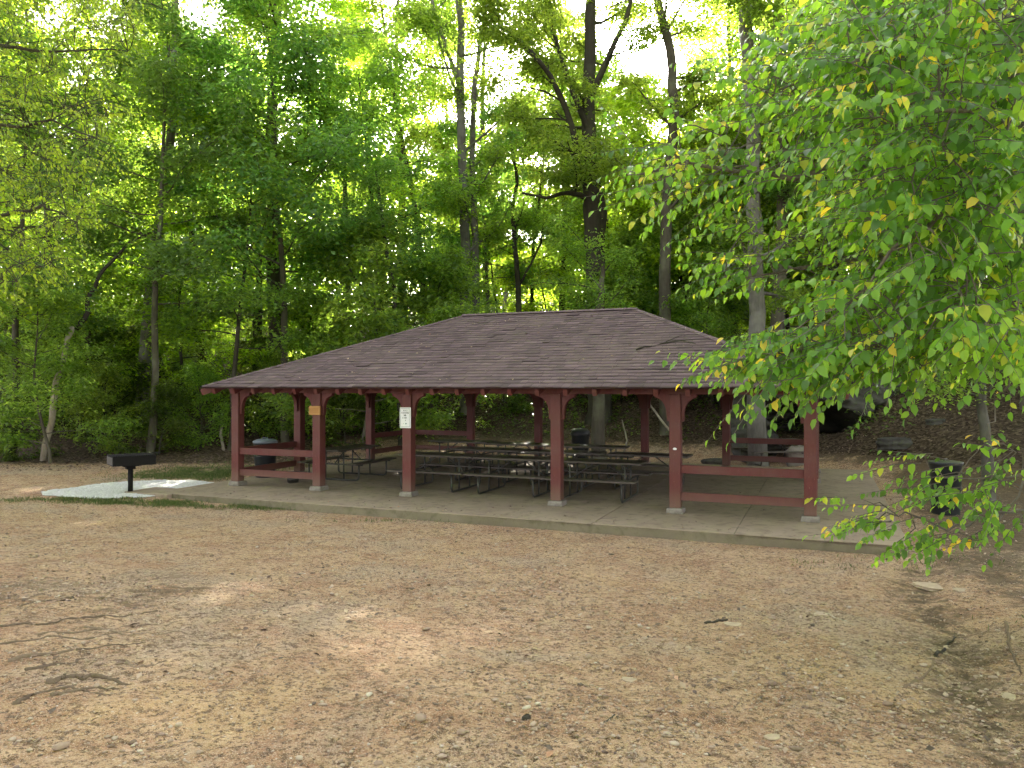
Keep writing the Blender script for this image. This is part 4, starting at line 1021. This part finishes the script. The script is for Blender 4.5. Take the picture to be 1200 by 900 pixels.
boulder('boulder', 6.3, 23.6, .7, 'grey rock left of the foot of the tall grey trunk', M['rock'], .4, seed=7)
x, y = 5.15, 9.0
def gp(px, py, guess=8):   # where a photo pixel's ray meets the ground
    Yv = np.linspace(2.5, 40, 3000); z = CAMZ-(py-HY)/F*Yv; x = (px-600)/F*Yv; gz_ = gh(x, Yv); i = int(np.argmax(z < gz_)); return float(x[i]), float(Yv[i])
ST = [(1095, 688, .42, .12, 'large flat pale stone slab lying in the shade below the shelter corner', 3), (1128, 692, .22, .10, 'narrow pale stone chip right of the large flat slab', 5), (737, 797, .10, .18, 'smooth cream stone set in the dirt near the lower middle', 9), (858, 732, .15, .16, 'pale flat stone right of the black stick in the middle of the clearing', 12),
      (1184, 818, .13, .15, 'white sliver of stone at the lower right edge', 14), (962, 720, .16, .14, 'thin pale stone at the left rim of the gully', 17), (905, 865, .08, .3, 'small rusty stone near the lower edge right of centre', 19), (617, 842, .06, .6, 'small dark clod of earth near the lower middle', 20)]
for px, py, s_, fl, lb, sd in ST:
    x, y = gp(px, py); boulder('flat_stone', x, y, s_, lb, M['stone'] if 'dark' not in lb else M['bark_dark'], fl, seed=sd, rot=sd, cat='stone', dz=-s_*fl*.28)
def on_ground(pts, dz=.01):
    out = []
    for px, py in pts: x, y = gp(px, py); out.append((x, y, g1(x, y)+dz))
    return out
dead('stick', on_ground([(826, 731), (838, 729), (852, 727)]), .018, .014, M['bark_dark'], 'short black stick beside the pale flat stone in the clearing', 'stick')
dead('stick', on_ground([(986, 763), (1006, 770), (1028, 782)]), .013, .006, M['bark'], 'thin bent stick on the left side of the gully', 'stick')
dead('stick', on_ground([(955, 716), (975, 722), (1000, 733)]), .010, .006, M['deadwood'], 'pale thin stick above the bent stick near the gully', 'stick')
dead('stick', on_ground([(1095, 770), (1108, 758), (1120, 748)]), .020, .010, M['bark_dark'], 'dark stick right of the gully', 'stick')
dead('stick', on_ground([(1178, 730), (1184, 765), (1196, 790)], .02), .02, .01, M['bark'], 'curved grey stick at the right edge of the dirt', 'stick')
dead('stick', on_ground([(720, 838), (712, 845), (706, 850)]), .008, .005, M['bark_dark'], 'tiny dark twig near the lower middle', 'stick')
dead('stick', on_ground([(1060, 805), (1085, 790), (1110, 770)]), .016, .008, M['bark'], 'slanting grey stick crossing the gully bed', 'stick')
RT = [([(0, 735), (60, 731), (120, 722), (185, 716)], .022, 'long thin root running right, uppermost of the roots at left'), ([(45, 745), (110, 738), (165, 734), (215, 728)], .018, 'thin root just below the uppermost root'),
      ([(10, 776), (50, 768), (85, 762)], .030, 'short thick root at the left edge of the root tangle'), ([(30, 786), (70, 779), (100, 772)], .022, 'short root below the thick root at left'),
      ([(55, 800), (85, 794), (120, 794), (150, 803)], .032, 'arched thick root in the middle of the root tangle'), ([(60, 816), (90, 810), (115, 806), (140, 808)], .022, 'lowest root in the tangle at left'), ([(148, 775), (158, 783), (175, 781), (195, 774)], .018, 'forked root end right of the arched root'),
      ([(225, 756), (240, 757), (255, 757)], .012, 'tiny root far right of the tangle'), ([(85, 702), (40, 706), (20, 712)], .02, 'faint root above the tangle at left'),
      ([(0, 756), (55, 747), (110, 748), (150, 739)], .016, 'wavy thin root running just above the short thick root at left'), ([(15, 826), (50, 812), (85, 806), (130, 815)], .02, 'root curving below the arched root near the left edge'), ([(90, 762), (125, 757), (175, 754)], .014, 'very thin root right of the short thick root'), ([(100, 735), (150, 745), (200, 741), (245, 745)], .013, 'thin crossing root at the right end of the tangle')]
for pts, r_, lb in RT:
    P = on_ground(pts, 0); r_ *= .85; P[0] = (P[0][0], P[0][1], P[0][2]-.02); P[-1] = (P[-1][0], P[-1][1], P[-1][2]-.015); dead('tree_root', P, r_, r_*.5, M['root'], lb, 'root', wob=.5, group='roots exposed in the dirt at left')
dead('fallen_branch', [at(981, 528, 17.5)*[1, 1, 0]+[0, 0, g1(at(981, 528, 17.5)[0], 17.5)+.05], at(1010, 538, 17.2)*[1, 1, 0]+[0, 0, g1(at(1010, 538, 17.2)[0], 17.2)+.06], at(1038, 543, 16.8)*[1, 1, 0]+[0, 0, g1(at(1038, 543, 16.8)[0], 16.8)+.04]], .045, .025, M['bark'], 'dark fallen branch on the dirt bank right of the last post', 'branch')
def gpt(px, Y_, up): x, y = pos(px, Y_); return np.array([x, y, g1(x, y)+up])
dead('fallen_branch', [gpt(800, 26.5, .15), gpt(780, 27.3, .5), gpt(762, 28.2, 1.0), gpt(755, 28.6, 1.3)], .05, .03, M['deadwood'], 'pale fallen branch slanting behind the fifth front post', 'branch')
dead('fallen_branch', [gpt(731, 26.5, .05), gpt(735, 26.8, .35), gpt(732, 27.2, .6), gpt(729, 27.6, .85)], .04, .02, M['deadwood'], 'pale crooked branch on the bank right of the grey trunk', 'branch')
# stick and twigs lying on the roof
def roofp(s, o): x, y = to_w(s, -OV+o); return np.array([x, y, EH+o*PITCH+.03])
dead('fallen_branch', [roofp(9.1, 1.75), roofp(9.55, 2.05), roofp(9.95, 2.2), roofp(10.25, 2.0)], .018, .007, M['bark_dark'], 'thin dead branch lying on the right part of the roof', 'branch', wob=.5,
     extra=((roofp(9.55, 2.05), roofp(10.0, 2.55), .009), (roofp(9.95, 2.2), roofp(10.5, 2.3), .008), (roofp(9.8, 2.15), roofp(9.9, 1.8), .006)))
r_ = np.random.default_rng(8); n = 150; s_ = r_.uniform(0, L, n); o_ = r_.uniform(.1, 4.0, n); o_ = np.minimum(o_, np.minimum(s_+OV, L+OV-s_)-.1)
xw, yw = to_w(s_, -OV+o_); C = np.stack([xw, yw, EH+o_*PITCH+.025], -1); a = r_.uniform(0, 6.28, n)
V, Fc, fk = leaves(C, np.stack([r_.normal(0, .3, n), r_.normal(-.35, .3, n), np.ones(n)], -1), np.stack([np.cos(a), np.sin(a), r_.normal(0, .2, n)], -1), r_.uniform(.03, .09, n), .6)
o = np_obj('roof_leaf_litter', V, [Fc], M['litter'], attrs={'tint': ('FACE', np.repeat(.6+.4*r_.random(n), fk))}); tag(o, 'small pale dead leaves lying on the shingled roof', 'dead leaves', kind='stuff')
n = 420; s_ = r_.uniform(SL[0]+.1, SL[1]-.2, n); d_ = np.where(r_.random(n) < .5, SL[2]+.06+np.abs(r_.normal(0, .35, n)), r_.uniform(SL[2]+.1, SL[3]-.1, n))
xw, yw = to_w(s_, d_); C = np.stack([xw, yw, np.full(n, .006)], -1); a = r_.uniform(0, 6.28, n)
V, Fc, fk = leaves(C, np.stack([r_.normal(0, .3, n), r_.normal(0, .3, n), np.ones(n)], -1), np.stack([np.cos(a), np.sin(a), np.abs(r_.normal(0, .15, n))], -1), r_.uniform(.015, .07, n), .55, False, .12, -.1)
o = np_obj('floor_leaf_litter', V, [Fc], M['litter'], attrs={'tint': ('FACE', np.repeat(r_.random(n), fk))}); tag(o, 'dry leaves and crumbs blown onto the concrete floor', 'dead leaves', kind='stuff')
# ------------------------------------------------------------------ near overhanging trees
def spray(t, tip, dr, ln, acc, nl=11, size=.085, droop=.25, roll=0):
    """a leafy twig: alternate leaves in one plane"""
    rg_ = t.rg; d = norm(np.array(dr, float)); n = 5; p = np.array(tip, float); pts = [p.copy()]
    for i in range(n):
        d = norm(d+np.array([0, 0, -droop/n])+rg_.normal(0, .05, 3)); p = p+d*ln/n; pts.append(p.copy())
    t.wood.tube(pts, [.0045, .004, .0035, .003, .002, .0012], 4, cap=False)
    P = np.array(pts); up = np.array([roll, rg_.normal(0, .25), 1.]); side = norm(np.cross(d, up)); nrm = norm(np.cross(side, d))
    tn = np.clip(rg_.normal(.5, .24), 0, .9); yp = .3 if rg_.random() < .035 else .008
    for j in range(nl):
        f = (.12+.88*j/(nl-1))*n; i = min(int(f), n-1); q = P[i]+(P[i+1]-P[i])*(f-i); sg_ = 1 if j % 2 else -1
        ax = norm(side*sg_*rg_.uniform(.7, 1.0)+d*rg_.uniform(.45, .8)+np.array([0, 0, -rg_.uniform(.25, 1.25)])) if j < nl-1 else norm(d+np.array([0, 0, -.4]))
        acc.append((q, nrm+rg_.normal(0, .42, 3), ax, size*rg_.uniform(.55, 1.25)*(1-.3*j/nl), 1.0 if rg_.random() < yp else np.clip(tn+rg_.normal(0, .2), 0, .94)))
def overhang(name, root, trunk, targets, regions, label, seed, size=.085, bark_=M['twig'], leaf=M['leaf_near'], reach=1.6, nl=11, leafN=True):
    t = Tree(seed); rg_ = t.rg; acc = []; root = np.array(root, float)
    t.wood.tube([np.array(p)-root for p, r in trunk], [r for p, r in trunk], 10)
    nodes = []
    for start, pts, r0, r1 in targets:
        P = [np.array(start)-root]+[np.array(p)-root for p in pts]; P2 = [P[0]]; 
        for i in range(len(P)-1):
            for u_ in (.25, .5, .75, 1): P2.append(P[i]+(P[i+1]-P[i])*u_+(rg_.normal(0, .03, 3) if u_ < 1 else 0))
        n = len(P2); rr = [r0+(r1-r0)*i/(n-1) for i in range(n)]; t.wood.tube(P2, rr, 6, cap=False)
        for i in range(max(1, n//5), n): nodes.append((P2[i], rr[i]))
    NP = np.array([q for q, r in nodes])
    for poly, cnt, (ya, yb), dirx in regions:
        c = 0; pp = np.array(poly, float); x0, y0 = pp.min(0); x1, y1 = pp.max(0)
        while c < cnt:
            px, py = rg_.uniform(x0, x1), rg_.uniform(y0, y1)
            if not poly_in(np.array([px]), np.array([py]), poly)[0]: continue
            Y_ = rg_.uniform(ya, yb); q = at(px, py, Y_)-root; dd = np.linalg.norm(NP-q, axis=1)+.25*rg_.random(len(NP)); j = int(np.argmin(dd)); c += 1
            a = NP[j]; ln = np.linalg.norm(q-a)
            if ln > .25:
                md = (a+q)/2+np.array([0, 0, .12*ln])+rg_.normal(0, .06*ln, 3); t.wood.tube([a, (a+md)/2+rg_.normal(0, .02*ln, 3), md, q], [min(.012, .004+.004*ln), .007, .006, .0045], 4, cap=False)
                dr = norm(q-md)*.7
            else: dr = np.zeros(3)
            dr = dr+np.array([dirx[0], dirx[1], dirx[2]])+rg_.normal(0, .38, 3)*[1, 1, .4]
            spray(t, q, dr, rg_.uniform(.32, .6)*size/.085, acc, nl=int(rg_.integers(nl-3, nl+3)), size=size*.95, roll=rg_.normal(0, .35))
            if len(NP) < 2500 and rg_.random() < .3: NP = np.vstack([NP, q])
    rt_ = empty(name, root, 0, label, 'tree'); t.wood.build('trunk', bark_, rt_, smooth=True)
    C = np.array([a[0] for a in acc]); N = np.array([a[1] for a in acc]); Ax = np.array([a[2] for a in acc]); Ln = np.array([a[3] for a in acc])
    V, Fc, fk = leaves(C, N, Ax, Ln, .66, True, .09, .14)
    me = np_mesh('crown', V, [Fc], leaf, attrs={'tint': ('FACE', np.repeat([a[4] for a in acc], fk))})
    link(bpy.data.objects.new('crown', me), rt_); return rt_
rx, ry = 7.3, 8.6; z0 = g1(rx, ry)
tr = [((rx, ry, z0-.3), .22), ((rx, ry, z0+.3), .17), ((rx-.1, ry-.1, 2.2), .14), ((rx-.3, ry-.2, 4.2), .12), ((rx-.4, ry-.3, 6.5), .09), ((rx-.6, ry-.3, 9), .05)]
TG = [((rx-.1, ry-.1, 2.0), [at(1240, 400, 8.0), at(1120, 380, 7.4), at(1000, 405, 7.0), at(880, 420, 6.8), at(835, 430, 6.7)], .05, .006),
      ((rx-.2, ry-.1, 3.0), [at(1230, 300, 8.0), at(1100, 290, 7.6), at(960, 310, 7.6), at(850, 330, 7.8)], .055, .006),
      ((rx-.3, ry-.2, 4.0), [at(1200, 200, 7.8), at(1060, 180, 7.6), at(930, 210, 7.6), at(800, 190, 7.8), at(735, 205, 7.9)], .06, .006),
      ((rx-.35, ry-.3, 5.2), [at(1200, 90, 7.4), at(1080, 60, 7.0), at(980, 70, 7.0), at(900, 110, 7.2)], .05, .006),
      ((rx-.4, ry-.3, 6.2), [at(1150, -20, 7.0), at(1050, -20, 6.8), at(970, -10, 6.6)], .045, .006),
      ((rx-.2, ry-.1, 2.6), [at(1220, 250, 6.6), at(1140, 230, 5.8), at(1060, 280, 5.6), at(1000, 350, 5.8)], .05, .006),
      ((rx-.3, ry-.2, 4.6), [at(1230, 90, 6.2), at(1130, 130, 5.6), at(1030, 140, 5.6)], .045, .006)]
RG = [([(1000, -30), (1230, -30), (1230, 405), (1130, 395), (1050, 300), (980, 130)], 1450, (5.2, 8.6), (-.6, -.25, -.1)),
      ([(860, 60), (1000, 20), (1060, 300), (960, 280), (880, 190)], 62, (6.6, 8.2), (-.8, 0, -.1)),
      ([(1010, 300), (1210, 300), (1210, 410), (1000, 418), (960, 395)], 210, (5.6, 7.6), (-.8, -.1, -.15)),
      ([(745, 160), (880, 120), (930, 190), (900, 240), (790, 235), (730, 215)], 58, (7.2, 8.2), (-1, 0, -.05)),
      ([(850, 250), (960, 290), (1010, 330), (900, 325), (830, 300)], 26, (7.2, 8.0), (-1, 0, -.1)),
      ([(850, 425), (920, 385), (1010, 375), (1060, 425), (960, 442), (880, 432)], 120, (6.2, 7.4), (-1, -.1, -.1)),
      ([(900, 60), (985, 0), (1010, 120), (940, 150)], 60, (6.6, 7.6), (-.8, 0, -.1))]
overhang('broadleaf_tree', (rx, ry, z0), tr, TG, RG, 'near tree at right whose bright leafy branches overhang the shelter corner', 501, size=.120)
# the low bush branches at right
bx, by = 6.4, 8.2; z1 = g1(bx, by)
TG2 = [((bx, by, z1+.5), [at(1230, 600, 7.6), at(1160, 600, 7.2), at(1110, 622, 6.9), at(1060, 600, 6.8), at(1010, 585, 6.7)], .02, .003),
       ((bx, by, z1+.9), [at(1235, 520, 7.4), at(1180, 560, 7.0), at(1120, 560, 6.8), at(1085, 540, 6.7)], .018, .003),
       ((bx, by, z1+.8), [at(1215, 440, 7.6), at(1180, 430, 7.3), at(1166, 480, 7.3), at(1163, 520, 7.3), at(1150, 545, 7.4)], .014, .004),
       ((bx, by, z1+.4), [at(1200, 560, 7.5), at(1150, 640, 7.2), at(1120, 620, 7.0)], .016, .003)]
RG2 = [([(1100, 530), (1215, 525), (1215, 600), (1150, 600), (1080, 585)], 34, (6.6, 7.4), (-.9, 0, -.15)), ([(985, 578), (1060, 595), (1120, 605), (1110, 640), (1040, 622)], 17, (6.6, 7.0), (-1, 0, -.05)), ([(1110, 590), (1200, 600), (1150, 640), (1090, 625)], 10, (6.8, 7.2), (-.9, 0, -.2)), ([(1060, 520), (1120, 530), (1100, 560), (1070, 545)], 3, (6.7, 7.0), (-1, 0, 0))]
overhang('leafy_bush', (bx, by, z1), [((bx, by, z1-.2), .035), ((bx, by, z1+.5), .028), ((bx+.05, by, z1+1.0), .015)], TG2, RG2, 'low arching bush with pale bare twigs and drooping leaf sprays at the right edge', 502, size=.10)
# small bank trunk at right
special('bank_tree', M['bark_pale'], M['leaf_forest'], 16.0, 1156, [(([(1158, 545, 0), (1154, 500, 0), (1150, 460, 0), (1147, 410, .1), (1142, 340, .1), (1138, 240, .2), (1136, 120, .2)], .125, .05), 8)], None, 'small grey tree on the right bank between the black bin and the bush', 503, per=24, size=.10, cr=1.8)
# upper-left near foliage
lx, ly = -12.2, 15.2; z2 = g1(lx, ly)
trl = [((lx, ly, z2-.3), .2), ((lx, ly, z2+.5), .16), ((lx+.1, ly, 4.5), .13), ((lx+.2, ly, 8), .10), ((lx+.3, ly, 11), .06), ((lx+.3, ly, 14), .03)]
TG3 = [((lx+.1, ly, 4.0), [at(-20, 260, 14), at(50, 240, 13.5), at(90, 260, 13.3)], .05, .008), ((lx+.15, ly, 6), [at(-20, 150, 14), at(60, 140, 13.5), at(130, 170, 13.3)], .05, .008),
       ((lx+.2, ly, 8), [at(-20, 50, 14), at(60, 60, 13.6), at(150, 60, 13.5)], .05, .008), ((lx+.3, ly, 10), [at(-20, -50, 14), at(80, -30, 13.8), at(190, 10, 13.6)], .05, .008), ((lx+.1, ly, 3.2), [at(-40, 340, 14), at(20, 330, 13.8)], .04, .008)]
RG3 = [([(-80, -60), (190, -60), (150, 60), (120, 160), (100, 260), (60, 330), (-80, 380)], 1100, (12.6, 15.5), (.8, -.1, -.1))]
overhang('broadleaf_tree', (lx, ly, z2), trl, TG3, RG3, 'yellow-green tree hanging in at the upper left edge', 504, size=.095, leaf=M['leaf_yellow'], bark_=M['bark'])
# ------------------------------------------------------------------ camera, light, world
cam = bpy.data.cameras.new('camera'); co = bpy.data.objects.new('camera', cam); COL.objects.link(co)
cam.sensor_width = 36; cam.lens = F/1200*36; cam.clip_end = 2000; cam.clip_start = .05
co.location = (0, 0, CAMZ); co.rotation_euler = (R(90)+math.atan2(HY-450, F), 0, 0); sc.camera = co
sun = bpy.data.lights.new('sun', 'SUN'); sun.energy = 5.0; sun.angle = R(.53); sun.color = (1, .90, .76)
so = bpy.data.objects.new('sun', sun); COL.objects.link(so)
from mathutils import Vector
so.rotation_euler = Vector(sdir).to_track_quat('Z', 'Y').to_euler()
w = bpy.data.worlds.new('World'); sc.world = w; w.use_nodes = True
nt = w.node_tree; bg = nt.nodes['Background']; sk = nt.nodes.new('ShaderNodeTexSky'); sk.sky_type = 'NISHITA'; sk.sun_disc = False
sk.sun_elevation = SUN_EL; sk.sun_rotation = SUN_AZ; sk.altitude = 200; sk.air_density = 1; sk.dust_density = 3.5; sk.ozone_density = 1
bw = nt.nodes.new('ShaderNodeRGBToBW'); mxs = nt.nodes.new('ShaderNodeMix'); mxs.data_type = 'RGBA'; mxs.inputs[0].default_value = .85   # thin high cloud
tnt = nt.nodes.new('ShaderNodeMix'); tnt.data_type = 'RGBA'; tnt.blend_type = 'MULTIPLY'; tnt.inputs[0].default_value = 1; tnt.inputs[7].default_value = (1.05, .975, 1.0, 1)
nt.links.new(sk.outputs[0], bw.inputs[0]); nt.links.new(bw.outputs[0], tnt.inputs[6]); nt.links.new(sk.outputs[0], mxs.inputs[6]); nt.links.new(tnt.outputs[2], mxs.inputs[7]); nt.links.new(mxs.outputs[2], bg.inputs[0]); bg.inputs[1].default_value = .10
sc.view_settings.view_transform = 'Standard'; sc.view_settings.look = 'None'; sc.view_settings.exposure = 3.75; sc.view_settings.gamma = 1
cy = sc.cycles; cy.use_denoising = True; cy.max_bounces = 5; cy.diffuse_bounces = 2; cy.transmission_bounces = 4; cy.glossy_bounces = 2; cy.sample_clamp_indirect = 4
cy.use_adaptive_sampling = True; cy.adaptive_threshold = .03
try: cy.denoiser = 'OPENIMAGEDENOISE'; cy.denoising_input_passes = 'RGB_ALBEDO_NORMAL'
except Exception: pass
